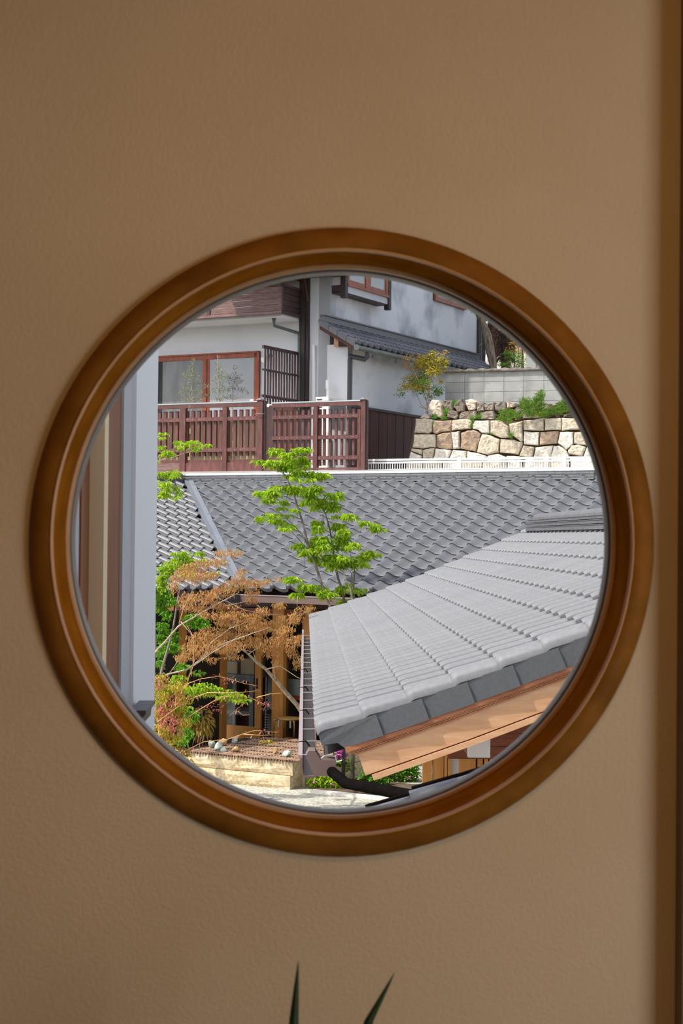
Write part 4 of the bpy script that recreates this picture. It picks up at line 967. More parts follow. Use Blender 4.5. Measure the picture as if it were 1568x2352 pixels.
aircon(754, 911, 30.9, .27, .72, .66, 'ivory air conditioner raised on a steel stand behind the fence', True)
aircon(752, 1004, 30.6, .24, .25, at(752, 1004, 30.6)[2] - TZ - .04, 'lower ivory air conditioner standing under the raised one', False)

# ------------------------------------------------------------------ timber fence
fence = thing('terrace_fence', 'red stained timber fence with slats along the terrace', 'fence', fen.w(-1, TZ, 0))
def fa(x, y=1000, o=0.0): return fen.az(x, y, o)[0]
def fz(x, y, o=0.0): return fen.az(x, y, o)[1]
def fb(x0, x1, z0, z1, o0, o1): return MB().abox(fen, fa(x0, 1000, o1), z0, fa(x1, 1000, o1), z1, o0, o1)
zb = TZ - .05
def capped(x0, x1, ztop, m_='fencewood', o=.05):
    p = part('post', fb(x0, x1, zb, ztop, -.05, o), MT[m_], fence)
    a0, a1 = fa(x0), fa(x1); c = fen.w((a0 + a1) / 2, ztop, 0); hw = (a1 - a0) / 2 + .015
    mb = MB(); b_ = [c + eT * sx * hw + nT * sy * .07 for sx, sy in ((-1, -1), (1, -1), (1, 1), (-1, 1))]
    mb.add(b_ + [c + Z * .05], [(0, 1, 4), (1, 2, 4), (2, 3, 4), (3, 0, 4), (3, 2, 1, 0)]); part('post_cap', mb, MT['greypipe'], p)
capped(591, 602, fz(597, 919)); capped(828, 838, fz(832, 918))
part('post_side', fb(602, 607.5, zb, fz(597, 921), -.05, .02), MT['darkwood'], fence)
part('post_side', fb(838, 841.5, zb, fz(832, 920), -.05, .02), MT['darkwood'], fence)
for x0, x1, yt in ((318, 330, 940), (412.5, 425, 938), (510, 520, 936), (719, 728, 934)): part('post', fb(x0, x1, zb, fz((x0 + x1) / 2, yt), -.03, .05), MT['fencewood'], fence)
part('post', fb(617, 628, zb, fz(622, 931), -.05, .0), MT['darkwood'], fence)
part('post', fb(820, 827, zb, fz(823, 940), -.03, .03), MT['fencewood'], fence)
for x0, x1, ym in ((180, 591, 930), (624, 828, 924)):
    xm = (x0 + x1) / 2; zt_ = fz(xm, ym)
    tr_ = part('top_rail', fb(x0, x1, zt_ - .075, zt_ - .02, -.04, .04), MT['fencewood'], fence)
    part('hand_rail', MB().tube([fen.w(fa(x0), zt_, 0), fen.w(fa(x1), zt_, 0)], .024, 8), MT['greypipe'], tr_)
zr1, zr2 = fz(470, 963.5), fz(470, 1034)
zq1, zq2, zq3, zq4 = fz(727, 957), fz(727, 1005), fz(727, 1052), fz(727, 1077)
for x0, x1 in ((180, 318), (330, 412.5), (425, 510), (520, 591)):
    for zz_ in (zr1, zr2): part('rail', fb(x0, x1, zz_ - .035, zz_ + .035, .0, .035), MT['fencewood'], fence)
    part('base_board', fb(x0, x1, zb, fz(470, 1063), -.01, .03), MT['plankwood'] if x0 < 400 else MT['fencewood'], fence)
    part('base_rail', fb(x0, x1, fz(470, 1063), fz(470, 1056), -.03, .0), MT['fencewood'], fence)
for x0, x1 in ((624, 719), (728, 822)):
    for zz_ in (zq1, zq2, zq3): part('rail', fb(x0, x1, zz_ - .033, zz_ + .033, .0, .035), MT['fencewood'], fence)
part('base_rail', fb(606, 828, zq4 - .02, zq4 + .02, .0, .05), MT['fencewood'], fence)
xs_l = [190, 203, 216, 229, 242, 255, 268, 281, 294, 307, 339, 352] + [340 + v / 3.92 for v in (98, 149, 202, 254, 345, 398, 450, 500, 550, 600, 651, 712, 776, 832, 887, 941)]
for x in xs_l: part('slat', fb(x - 3.2, x + 3.2, fz(470, 1048), fz(470, 943), -.05, .0), MT['fencewood'], fence)
xs_r = [560 + v / 5.227 for v in (372, 425, 495, 565, 635, 705, 775, 838, 905, 958, 1028, 1100, 1170, 1240, 1310)]
for x in xs_r: part('slat', fb(x - 2.4, x + 2.4, fz(727, 1069), fz(727, 940), -.05, .0), MT['fencewood'], fence)
for x in xs_l:
    for zz_ in (zr1, zr2): part('nail', fb(x - .6, x + .6, zz_ - .005, zz_ + .005, .035, .038), MT['steel'], fence)
for x in xs_r[1:]:
    for zz_ in (zq1, zq2, zq3): part('nail', fb(x - .6, x + .6, zz_ - .005, zz_ + .005, .035, .038), MT['steel'], fence)
part('wire_ring', MB().tube([fen.w(fa(597), fz(597, 951.5), 0) + eT * .1 * math.cos(t) + nT * .09 * math.sin(t) for t in np.linspace(0, 2 * math.pi, 17)], .006, 5), MT['steel'], fence)
# cream boards behind the left fence section
cs = thing('cream_screen', 'cream boards fixed behind the left section of the fence', 'screen', fen.w(fa(470), TZ, -.15))
for i in range(16):
    x0 = 174 + i * 26.1; part('board', fb(x0, x0 + 25.6, fz(470, 1056), fz(470, 966), -.17, -.15), MT['cream'], cs)

# ------------------------------------------------------------------ white guard railing along the lane
gpln = Plane(at(1000, 1065, 28.7), eT, nT)
gr = thing('guard_railing', 'low white steel guard railing in front of the stone wall', 'railing', gpln.w(3, TZ - .2, 0))
def gz_(x, y): return gpln.az(x, y)[1]
zt_, zm_, zl_ = gz_(1050, 1054), gz_(1050, 1060), gz_(1050, 1077); aA, aB = gpln.az(830, 1065)[0], gpln.az(1430, 1060)[0]
for z0, z1 in ((zt_ - .02, zt_ + .015), (zm_ - .02, zm_ + .012), (zl_ - .02, zl_ + .01)): part('rail', MB().abox(gpln, aA, z0, aB, z1, -.02, .02), MT['white'], gr)
for x in (833, 1055, 1296): a = gpln.az(x, 1065)[0]; part('post', MB().abox(gpln, a - .035, TZ - .2, a + .035, zt_ + .03, -.03, .03), MT['white'], gr)
nbar = int((aB - aA) / .046)
for i in range(nbar): part('bar', MB().abox(gpln, aA + i * .046, zl_, aA + i * .046 + .012, zm_, -.006, .006), MT['white'], gr)

# ------------------------------------------------------------------ stone retaining wall, rocks and block wall
eB, nB = axes(19.0)
sw = Plane(at(1150, 1020, 31.6), eB, nB)
swall = thing('stone_wall', 'retaining wall of large fitted granite stones', 'stone wall', sw.w(1, TZ, 0))
def Q(l): return [(930 + x / 6.272, 900 + y / 6.272) for x, y in l]
def S_(l): return [(1130 + x / 5.807, 860 + y / 5.807) for x, y in l]
stones = [
 ('granite', Q([(150,385),(375,395),(398,440),(392,570),(340,603),(130,595)])), ('granite_b', Q([(418,410),(670,405),(676,470),(665,572),(540,583),(440,613),(405,590)])),
 ('granite', Q([(685,405),(955,400),(935,535),(800,545),(672,560)])), ('granite_w', Q([(992,412),(1210,408),(1215,590),(1110,597),(1060,550),(975,533)])),
 ('granite', Q([(1225,413),(1360,410),(1480,500),(1502,660),(1390,665),(1225,600)])), ('granite', Q([(130,612),(440,615),(446,800),(245,820),(102,803)])),
 ('granite_b', Q([(458,622),(555,587),(665,582),(692,700),(685,822),(600,833),(460,800)])), ('granite_w', Q([(668,575),(780,560),(785,820),(697,825),(690,690)])),
 ('granite_b', Q([(800,592),(900,550),(990,545),(1095,602),(1085,680),(1020,862),(900,845),(795,818)])), ('granite', Q([(1107,605),(1230,625),(1362,680),(1345,870),(1190,910),(1032,872),(1062,740)])),
 ('granite', Q([(92,815),(250,832),(246,908),(90,850)])), ('granite_w', Q([(85,862),(243,920),(238,985),(50,985)])), ('granite', Q([(260,837),(430,805),(402,962),(260,972)])),
 ('granite_w', Q([(440,815),(670,842),(612,985),(400,980)])), ('granite_w', Q([(690,837),(890,852),(880,985),(630,985)])), ('granite_w', Q([(900,852),(1000,872),(1180,925),(1170,985),(892,985)])),
 ('granite_w', Q([(1190,922),(1340,892),(1450,930),(1440,985),(1180,985)])), ('granite_w', Q([(1460,922),(1660,930),(1670,985),(1455,985)])),
 ('granite', Q([(40,1000),(255,1000),(255,1140),(10,1140)])), ('granite', Q([(270,995),(545,995),(525,1140),(270,1140)])), ('granite_w', Q([(560,995),(770,995),(800,1140),(540,1140)])),
 ('granite', Q([(800,995),(1110,995),(1120,1070),(1000,1140),(815,1140)])), ('granite', Q([(1130,995),(1450,995),(1465,1140),(1130,1140)])), ('granite_w', Q([(1475,995),(1660,995),(1690,1140),(1480,1140)])),
 ('granite', S_([(225,660),(400,620),(412,880),(390,903),(240,790)])), ('granite', S_([(416,610),(690,578),(690,752),(420,743)])), ('granite', S_([(700,590),(920,580),(918,743),(700,748)])),
 ('granite', S_([(927,578),(1175,578),(1175,735),(925,752)])), ('granite_b', S_([(1186,590),(1320,590),(1330,735),(1186,740)])), ('granite_w', S_([(426,757),(630,767),(615,948),(425,933)])),
 ('granite_b', S_([(642,770),(893,757),(888,800),(868,922),(632,943)])), ('granite_w', S_([(905,767),(1080,767),(1080,928),(985,1008),(877,918)])), ('granite', S_([(1092,772),(1370,750),(1410,945),(1260,948),(1090,923)])),
 ('granite', S_([(108,862),(290,872),(403,906),(390,980),(350,1073),(100,1043)])), ('granite', S_([(417,947),(563,967),(530,1115),(362,1090)])), ('granite_w', S_([(577,972),(813,947),(800,1040),(768,1115),(548,1115)])),
 ('granite_w', S_([(822,952),(888,947),(1003,1030),(1028,1115),(782,1115)])), ('granite', S_([(1052,947),(1150,932),(1253,967),(1203,1088),(1022,1063),(1012,1010)])), ('granite_w', S_([(1267,962),(1430,965),(1470,1110),(1217,1097)])),
 ('granite_w', S_([(440,1125),(770,1125),(760,1260),(430,1260)])), ('granite', S_([(780,1125),(1010,1125),(1030,1200),(1010,1260),(785,1260)])), ('granite_w', S_([(1035,1110),(1480,1120),(1500,1260),(1045,1260)])),
]
def stone(pl, poly, depth, proud, seed, scale=1.0):
    g = np.random.default_rng(seed); pts = np.array([pl.az(x, y) for x, y in poly]); c = pts.mean(0); pts = c + (pts - c) * scale
    # densify edges and roughen
    dense = []
    for i in range(len(pts)):
        a, b = pts[i], pts[(i + 1) % len(pts)]; dense += [a, (a + b) / 2 + g.normal(size=2) * .006]
    pts = np.array(dense); n = len(pts); rings = [(1.0, -depth), (1.0, -.02), (.95, proud * .7), (.80, proud), (.42, proud * 1.02)]
    vs = []
    for k, (s_, o) in enumerate(rings):
        for a, z in c + (pts - c) * s_: vs.append(pl.w(a, z, o + (g.normal() * proud * .12 if k > 1 else 0)))
    vs.append(pl.w(c[0], c[1], proud * (1 + .08 * g.normal())))
    fs = [(k * n + i, k * n + (i + 1) % n, (k + 1) * n + (i + 1) % n, (k + 1) * n + i) for k in range(len(rings) - 1) for i in range(n)]
    b = (len(rings) - 1) * n; fs += [(b + i, b + (i + 1) % n, len(vs) - 1) for i in range(n)]
    A = sum(pts[i][0] * pts[(i + 1) % n][1] - pts[(i + 1) % n][0] * pts[i][1] for i in range(n))
    if A < 0: fs = [f[::-1] for f in fs]
    # plane (e, z, n): e x z = -n for these planes, so flip once more
    return MB().add(vs, fs if np.dot(np.cross(pl.e, Z), pl.n) > 0 else [f[::-1] for f in fs])
for i, (m_, poly) in enumerate(stones): part('stone', stone(sw, poly, .25, .04, 100 + i), MT[m_], swall, smooth=False)
bpts = [sw.p(x, y, -.10) for x, y in ((952, 970), (1400, 966), (1420, 1110), (926, 1110))]
part('joint_backing', MB().prism(bpts, -nB * .3), MT['joint'], swall)
rk_pl = sw.off(-.35)
rocks = [
 ('rockw', Q([(390,110),(500,115),(548,190),(568,340),(540,392),(430,352),(338,272),(350,200)]), 'tall pale standing rock at the left end above the stone wall'),
 ('rock', Q([(563,118),(698,122),(695,268),(590,272),(558,200)]), 'upright grey rock just right of the tall pale rock'),
 ('rock', Q([(713,150),(820,103),(862,190),(852,282),(760,302),(713,230)]), 'dark streaked rock third from the left below the block wall'),
 ('rockw', Q([(878,120),(960,98),(1042,150),(1042,242),(990,277),(930,272),(888,190)]), 'pale rounded rock under the second block column'),
 ('rock', Q([(1045,162),(1142,158),(1153,272),(1045,288)]), 'dark brown rock beside the pale rounded rock'),
 ('rock', Q([(1153,180),(1292,153),(1282,268),(1163,268)]), 'squat brown rock with a flat top'),
 ('rock', Q([(1298,190),(1390,138),(1462,148),(1453,273),(1308,273)]), 'peaked dark rock left of the weeds'),
 ('rockw', S_([(185,360),(325,385),(318,430),(210,452)]), 'small whitish rock at the left edge of the weeds'),
 ('rock', Q([(596,290),(680,253),(762,290),(778,350),(740,402),(620,372)]), 'round mottled rock in the lower row'),
 ('rock', Q([(796,320),(860,283),(1042,268),(1048,350),(1010,398),(788,398)]), 'long reddish brown rock in the lower row'),
 ('rock', Q([(1073,290),(1282,268),(1303,350),(1290,408),(1098,402)]), 'wide dull brown rock in the lower row beside the weeds'),
 ('rockw', Q([(225,375),(310,318),(382,370),(362,398),(250,398)]), 'flat pale rock lying on the wall corner'),
 ('rock', S_([(268,482),(340,438),(432,480),(340,532)]), 'small rounded rock showing between the weeds'), ('rock', S_([(655,442),(740,412),(775,460),(680,484)]), 'pale small rock in the middle of the weeds'),
 ('rock', S_([(795,402),(950,350),(965,430),(820,442)]), 'grey rock behind the weeds at the right'), ('rock', S_([(955,542),(1080,503),(1155,560),(1160,580),(955,578)]), 'reddish rock at the right end of the weeds'),
 ('rock', S_([(145,500),(285,498),(300,545),(155,545)]), 'brown rock low down at the left edge of the weeds'), ('rock', S_([(400,480),(640,470),(650,590),(410,600)]), 'broad rock mostly hidden in the weeds'),
]
ztop_wall = sw.az(1150, 966)[1]
for i, (m_, poly, lb) in enumerate(rocks):
    solid('rock', stone(rk_pl, poly, .3, .09, 300 + i, 1.0), MT[m_], lb, 'rock', 'rocks above the stone wall')
solid('earth_bank', MB().prism([rk_pl.p(x, y, -.12) for x, y in ((975, 985), (1420, 982), (1420, 926), (1060, 930), (1000, 942))], -nB * 1.2), MT['earth'], 'earth bank between the stone wall and the block wall', kind='structure')
# concrete block wall
bp = sw.off(-1.0); az0 = bp.az(1023, 925); bwll = thing('block_wall', 'grey concrete block wall with tiled coping', 'wall', bp.w(az0[0] + 1, az0[1] - .2, -.1))
zt_ = bp.az(1023, 856)[1]; aB0 = bp.az(1022, 880)[0]
part('mortar_core', MB().abox(bp, aB0 + .02, zt_ - .82, aB0 + 3.9, zt_ - .01, -.14, -.012), MT['mortar'], bwll)
part('shaft_base', MB().abox(bp, aB0 + .0, zt_ - 2.4, aB0 + 3.9, zt_ - .8, -.14, -.0), MT['mortar'], bwll)
for r in range(4):
    for c in range(10):
        part('block', MB().abox(bp, aB0 + c * .4 + .004, zt_ - (r + 1) * .2 + .004, aB0 + (c + 1) * .4 - .004, zt_ - r * .2 - .004, -.15, 0), MT['block'], bwll)
for c in range(17):
    a = aB0 - .03 + c * .235; mb = MB(); pr = [(0, .01), (.03, .032), (.09, .04), (.15, .026), (.2, .012), (.235, .02), (.235, -.01), (0, -.01)]
    mb.prism([bp.w(a + u, zt_ + .03 + h, .06) for u, h in pr], -nB * .28); part('coping_tile', mb, MT['captile'], bwll)
part('coping_slab', MB().abox(bp, aB0 - .04, zt_, aB0 + 3.95, zt_ + .022, -.2, .05), MT['captile'], bwll)

# ------------------------------------------------------------------ things beyond the block wall
bk = Plane(at(1150, 780, 42.0), axes(10)[0], axes(10)[1])
bw2 = thing('rear_stone_wall', 'distant wall of big rough stones behind the tree trunk', 'stone wall', bk.w(0, TZ, 0))
for i, (m_, poly) in enumerate([('granite', [(1098, 765), (1112, 760), (1118, 830), (1098, 832)]), ('granite_w', [(1098, 832), (1125, 800), (1150, 830), (1140, 870), (1098, 868)]), ('rock', [(1098, 715), (1112, 720), (1112, 758), (1098, 764)]),
     ('granite', [(1136, 790), (1160, 785), (1165, 830), (1140, 828)]), ('granite_w', [(1140, 830), (1170, 832), (1170, 870), (1142, 872)]), ('granite', [(1134, 750), (1150, 745), (1158, 782), (1136, 788)]), ('rock', [(1150, 735), (1180, 740), (1190, 790), (1160, 784)]),
     ('granite', [(1168, 792), (1200, 795), (1200, 870), (1172, 868)]), ('granite', [(1200, 790), (1260, 790), (1260, 880), (1202, 876)])]):
    part('stone', stone(bk, poly, .3, .08, 500 + i, .97), MT[m_], bw2)
part('joint_backing', MB().prism([bk.p(x, y, -.1) for x, y in ((1080, 770), (1280, 760), (1280, 960), (1080, 960))], -bk.n * .3), MT['joint'], bw2)
gpst = Plane(at(1220, 820, 35.0), eB, nB)
for i, (x0, x1, yt, lb) in enumerate(((1207.5, 1230, 780, 'square granite pillar standing behind the block wall'), (1244.5, 1258, 800, 'second granite pillar partly cut by the window edge'))):
    gs = thing('granite_pillar', lb, 'pillar', gpst.w(gpst.az(x0, 830)[0], TZ, -.1))
    a0, a1 = gpst.az(x0, 830)[0], gpst.az(x1, 830)[0]; zt2 = gpst.az(x0, yt)[1] + .2
    part('shaft', MB().abox(gpst, a0, TZ, a1, zt2, -(a1 - a0), 0), MT['block'], gs)
    mb = MB(); c = gpst.w((a0 + a1) / 2, zt2, -(a1 - a0) / 2); h = (a1 - a0) / 2
    mb.add([c + eB * sx * h + nB * sy * h for sx, sy in ((-1, -1), (1, -1), (1, 1), (-1, 1))] + [c + Z * .12], [(0, 1, 4), (1, 2, 4), (2, 3, 4), (3, 0, 4)]); part('cap', mb, MT['block'], gs)

# ------------------------------------------------------------------ plants
def unit(v): return v / (np.linalg.norm(v) + 1e-9)
def leaf(mb, b, d, ln, wd, droop=.5, roll=None):
    """one leaflet: four points, bent along its length"""
    d = unit(d); side = np.cross(d, Z)
    if np.linalg.norm(side) < .05: side = V(1, 0, 0)
    side = unit(side)
    if roll is not None: up = np.cross(side, d); side = side * math.cos(roll) + up * math.sin(roll)
    m = b + d * ln * .45; t = b + d * ln * (1 - .25 * droop) - Z * ln * droop * .6
    mb.add([b, m - side * wd * .5, t, m + side * wd * .5], [(0, 1, 2), (0, 2, 3)])
def spray(mb, c, n, ln, wd, droop):
    for k in range(n):
        a = rng.random() * 6.283; d = V(math.cos(a), math.sin(a), .35 - .9 * rng.random())
        leaf(mb, c + unit(V(d[0], d[1], 0)) * ln * .3 * rng.random(), d, ln * (.7 + .5 * rng.random()), wd, droop * (.6 + .8 * rng.random()), rng.normal() * .4)
def clusters(mb, conv, els, Y, dens, fn, depth=.9):
    """scatter foliage through ellipsoids: image ellipse at distance Y, about as deep as wide"""
    for cx, cy, rx, ry in els:
        x0, y0 = conv(cx, cy); x1, _ = conv(cx + rx, cy); _, y1 = conv(cx, cy + ry)
        C = at(x0, y0, Y); W = abs(x1 - x0) * Y / F; H = abs(y1 - y0) * Y / F; D = max(.5 * W, .06) * depth
        dy = rng.normal() * .12
        n = max(2, int(math.pi * rx * ry / dens))
        for _ in range(n):
            while True:
                u = rng.random(3) * 2 - 1
                if u @ u < 1: break
            fn(mb, C + V(u[0] * W, dy + u[1] * D, u[2] * H), u)
def zz(ox, oy, s): return lambda x, y: (ox + x / s, oy + y / s)
def stems(conv, lines, Y, r0, r1, mb, ground=False, gz=0.0, wob=.0):
    for ln in lines:
        pts = []; y_ = Y + (rng.normal() * wob)
        for i, (x, y) in enumerate(ln): pts.append(at(*conv(x, y), y_ + .06 * math.sin(i * 1.3) * (1 if wob else 0)))
        n = len(pts); rr = [r0 + (r1 - r0) * i / (n - 1) for i in range(n)]
        if ground: pts = [V(pts[0][0], pts[0][1], gz)] + pts; rr = [r0 * 1.25] + rr
        mb.tube(pts, rr, 6)
    return mb
# --- fresh green tree in front of the hall roof
c4 = zz(570, 1010, 4.9)
gt_ = thing('green_tree', 'slender multi-stemmed tree with bright lime green leaves before the hall roof', 'tree', at(800, 1400, 21.0) * V(1, 1, 0))
part('stem', stems(c4, [[(930,1900),(830,1640),(770,1450),(700,1280),(660,1140),(620,960),(570,800),(520,640),(450,470),(440,420),(370,360),(290,290),(190,250)]], 21.0, .022, .005, MB(), True), MT['bark'], gt_, True)
part('stem', stems(c4, [[(1090,1890),(1060,1700),(1010,1560),(980,1420),(960,1300),(940,1130),(910,980),(870,840),(800,700),(720,620)]], 21.15, .020, .005, MB(), True), MT['bark_dk'], gt_, True)
part('stem', stems(c4, [[(1185,1850),(1150,1680),(1090,1560),(1060,1450)]], 20.9, .017, .006, MB(), True), MT['bark'], gt_, True)
part('stem', stems(c4, [[(1200,1850),(1185,1700),(1195,1450),(1150,1290)]], 21.1, .014, .005, MB(), True), MT['bark_dk'], gt_, True)
tw_ = MB()
stems(c4, [[(690,1220),(600,1060),(470,920),(340,810),(250,730)],[(1180,1660),(1160,1500),(1100,1440)]], 21.0, .010, .004, tw_)
stems(c4, [[(680,1250),(560,1110),(470,1020),(350,950)],[(990,1220),(1100,1120),(1200,1060),(1320,990),(1450,1010)],[(840,960),(840,830)],[(900,1790),(1000,1870)],[(900,980),(870,820),(740,760)],[(930,1130),(980,1060),(1110,950)],[(440,450),(560,410),(680,520)],[(640,1450),(630,1350)],[(960,1480),(870,1410)],[(1195,1490),(1270,1430)],[(560,800),(550,870)],[(830,700),(900,640),(980,640)]], 21.05, .006, .003, tw_)
part('twigs', tw_, MT['bark'], gt_, True)
els = [(310,125,85,35),(600,115,90,35),(460,180,90,40),(130,240,65,18),(250,260,70,40),(420,270,150,75),(600,230,95,50),(630,300,40,20),(560,360,90,30),(440,405,60,22),(720,390,70,40),(830,400,110,36),(540,440,50,18),(700,450,40,20),
(150,600,90,35),(280,600,110,50),(330,540,70,30),(400,700,50,25),(220,680,60,30),(520,560,120,45),(470,530,60,25),(700,590,110,60),(780,550,90,40),(960,620,95,42),(680,690,60,50),(800,700,110,50),(930,740,100,46),(950,790,50,18),(740,760,60,22),
(380,770,60,16),(560,790,65,18),(160,880,60,32),(280,850,70,28),(330,920,70,36),(430,850,70,16),(470,970,70,28),(420,1000,40,18),(770,930,65,28),(790,1000,60,40),(1000,860,50,22),(1140,860,85,30),(1030,960,80,32),(960,1000,50,30),(1080,1040,70,36),
(1330,930,75,26),(1450,990,70,40),(790,1110,75,32),(560,1200,75,32),(620,1260,60,36),(740,1180,70,46),(740,1270,70,46),(850,1140,70,46),(860,1220,70,46),(1060,1110,80,46),(1040,1190,120,56),(1190,1190,65,46),(760,1340,60,36),
(880,1330,80,42),(1000,1340,110,56),(860,1390,60,26),(950,1420,60,36),(1080,1330,60,36),(1070,1420,50,36),(1190,1390,90,56),(1330,1300,70,56),(1420,1280,50,36),(1290,1400,50,26),
(490,1580,85,46),(640,1650,80,46),(560,1740,70,36),(760,1680,100,46),(900,1720,110,40),(850,1760,60,26),(1060,1680,60,36),(1100,1640,60,26),(1230,1700,85,30),(1065,1830,60,36)]
def f_green(mb, p, u): spray(mb, p, 7, .078, .020, .8)
fm = MB(); clusters(fm, c4, els, 21.0, 560, f_green); part('foliage', fm, MT['leaf_green'], gt_)
# --- left green tree by the grey pier
c5, c9 = zz(340, 1240, 3.733), zz(340, 960, 9.8)
lg = thing('maple_tree', 'green leaved maple beside the pale grey pier', 'tree', at(372, 1700, 19.4) * V(1, 1, 0))
sm_ = stems(c5, [[(30,1900),(60,1500),(115,1120),(165,950),(215,760),(245,560),(260,470)],[(20,1900),(40,1300),(60,900),(45,400),(30,60),(20,-200),(40,-560)]], 19.4, .024, .008, MB(), True)
part('stem', sm_, MT['bark'], lg, True)
tw_ = MB(); stems(c9, [[(60,1060),(250,970),(400,920),(560,890),(800,800),(1000,750)],[(250,970),(330,930),(600,760)],[(0,1600),(200,1500),(400,1420),(600,1300)],[(0,1800),(250,1700),(480,1640),(640,1700)],[(0,500),(250,420),(480,370)],[(740,840),(760,780)]], 19.4, .006, .003, tw_)
part('twigs', tw_, MT['bark_lt'], lg, True)
e9 = [(250,350,90,36),(450,360,60,22),(270,450,90,36),(250,640,80,50),(640,530,80,46),(800,560,100,56),(960,560,100,56),(1080,560,100,46),(1250,580,140,40),(720,660,100,46),(1050,680,140,40),(450,800,180,56),(220,1000,40,36),(620,1200,90,46),(280,1260,110,56),(450,1280,130,86),(640,1330,80,56),(260,1480,90,96),(430,1500,110,96),(580,1560,90,56),(250,1720,90,86),(420,1700,130,86),(650,1660,70,56),(680,1800,80,46)]
fm = MB()
def f_left(mb, p, u): spray(mb, p, 5, .055, .018, .8)
clusters(fm, c9, e9, 19.4, 1500, f_left)
e5 = [(160,240,100,60),(300,200,120,60),(280,120,70,30),(110,340,60,80),(420,120,60,20),(480,170,30,20),(360,290,80,30),(560,280,40,14),(100,440,60,50)]
clusters(fm, c5, e5, 19.5, 260, f_left)
part('foliage', fm, MT['leaf_green'], lg)
fm = MB(); e5b = [(130,460,90,60),(110,560,70,60),(210,520,50,40),(110,740,60,40),(160,830,110,60),(100,960,50,60),(200,920,110,50),(390,690,110,60),(470,730,70,40),(300,1080,60,40),(430,1140,40,20),(100,1050,40,40),(170,640,30,50),(330,1650,60,60),(280,1720,60,50),(380,1500,60,50),(210,1250,60,40)]
clusters(fm, c5, e5b, 19.6, 230, f_left); part('inner_foliage', fm, MT['leaf_deep'], lg)
# --- bronze leaved tree
bt = thing('bronze_tree', 'spreading small tree with orange bronze young leaves before the shop', 'tree', at(726, 1770, 20.8) * V(1, 1, 0))
sm_ = MB(); cp_ = [(1440,1900),(1400,1640),(1345,1520),(1280,1420),(1180,1310),(1090,1200),(1010,1110),(930,1050),(860,980),(760,900),(700,860)]
pp_ = [at(*c5(x, y), 20.8 - 2.1 * i / 10) for i, (x, y) in enumerate(cp_)]; pp_[0] = V(pp_[0][0], pp_[0][1], 0)
sm_.tube(pp_, [.036, .034, .030, .028, .026, .022, .018, .015, .012, .010, .008], 7); part('stem', sm_, MT['bark_lt'], bt, True)
sm_ = stems(c5, [[(-60,1190),(55,970),(150,870),(260,740),(400,660),(520,590),(650,520),(780,450)]], 18.6, .017, .004, MB(), True); part('stem', sm_, MT['bark_lt'], bt, True)
sm_ = stems(c5, [[(-80,1300),(50,1200),(180,1150),(330,1115),(470,1010),(620,900),(760,850),(900,800),(1050,750)]], 18.5, .015, .004, MB(), True); part('stem', sm_, MT['bark_lt'], bt, True)
tw_ = MB(); stems(c5, [[(265,720),(300,600),(380,430),(470,330),(580,260),(690,170)],[(390,1080),(560,960),(720,870),(800,800)],[(1345,1250),(1310,1080),(1230,880),(1215,780)],[(1090,1190),(1070,1080),(1050,1040)],[(280,700),(390,830),(385,1060),(340,1190)],
  [(400,660),(480,560),(600,470),(720,400)],[(520,590),(700,560),(880,520)],[(860,980),(1000,880),(1150,760),(1290,650),(1420,580)],[(930,1050),(900,960),(800,940),(700,1000),(560,1030)],[(1010,1110),(1130,1080),(1280,1180),(1340,1200)],[(660,520),(820,600),(1000,640),(1150,640)],[(470,1010),(540,880),(700,760),(860,700)],[(180,1150),(300,980),(430,870),(580,790)],[(940,560),(1000,640),(1060,700)],[(1240,870),(1150,830)],[(1300,1060),(1330,900)],[(700,180),(640,200)],[(1280,480),(1275,640)]], 18.7, .006, .002, tw_, wob=.12)
part('twigs', tw_, MT['bark_lt'], bt, True)
eb = [(690,110,140,35),(600,190,80,40),(480,200,120,40),(370,250,130,60),(250,320,70,50),(420,320,120,50),(540,300,90,40),(240,400,50,40),(800,270,60,30),(780,320,60,30),(330,500,80,50),(480,490,150,60),(620,450,140,50),(760,380,160,45),(900,370,100,40),(1010,350,60,25),(1110,325,30,20),(900,450,80,30),(880,520,60,40),(980,600,70,40),(720,560,80,15),(600,560,60,40),(660,700,120,50),(820,720,120,60),(940,750,120,60),(1060,740,140,60),(1200,680,110,40),(1260,660,60,60),(1350,590,90,25),(560,800,150,60),(700,830,120,60),(440,850,130,60),(350,930,80,60),(480,920,120,50),(620,900,130,50),(760,900,80,40),(860,860,100,60),(1000,880,120,60),(1050,960,80,50),(1150,850,60,60),(1250,860,60,50),(1230,950,60,50),(1290,1050,50,50),(730,1010,90,20),(560,1020,60,20),(1100,1060,30,40),(1300,830,40,40),(300,1000,60,40),(300,560,60,40),(560,640,120,36),(760,630,120,36),(420,590,100,46),(900,660,100,36),(420,1000,100,36),(650,960,120,30),(1180,760,90,40),(1120,560,60,30)]
def f_br(mb, p, u):
    for _ in range(3):
        a = rng.random() * 6.283; leaf(mb, p + rng.normal(size=3) * .012, V(math.cos(a), math.sin(a), -.3 - rng.random()), .022 + .018 * rng.random(), .010, .6, rng.normal() * .6)
fm = MB(); clusters(fm, c5, eb, 18.7, 170, f_br, .7); part('foliage', fm, MT['leaf_bronze'], bt)
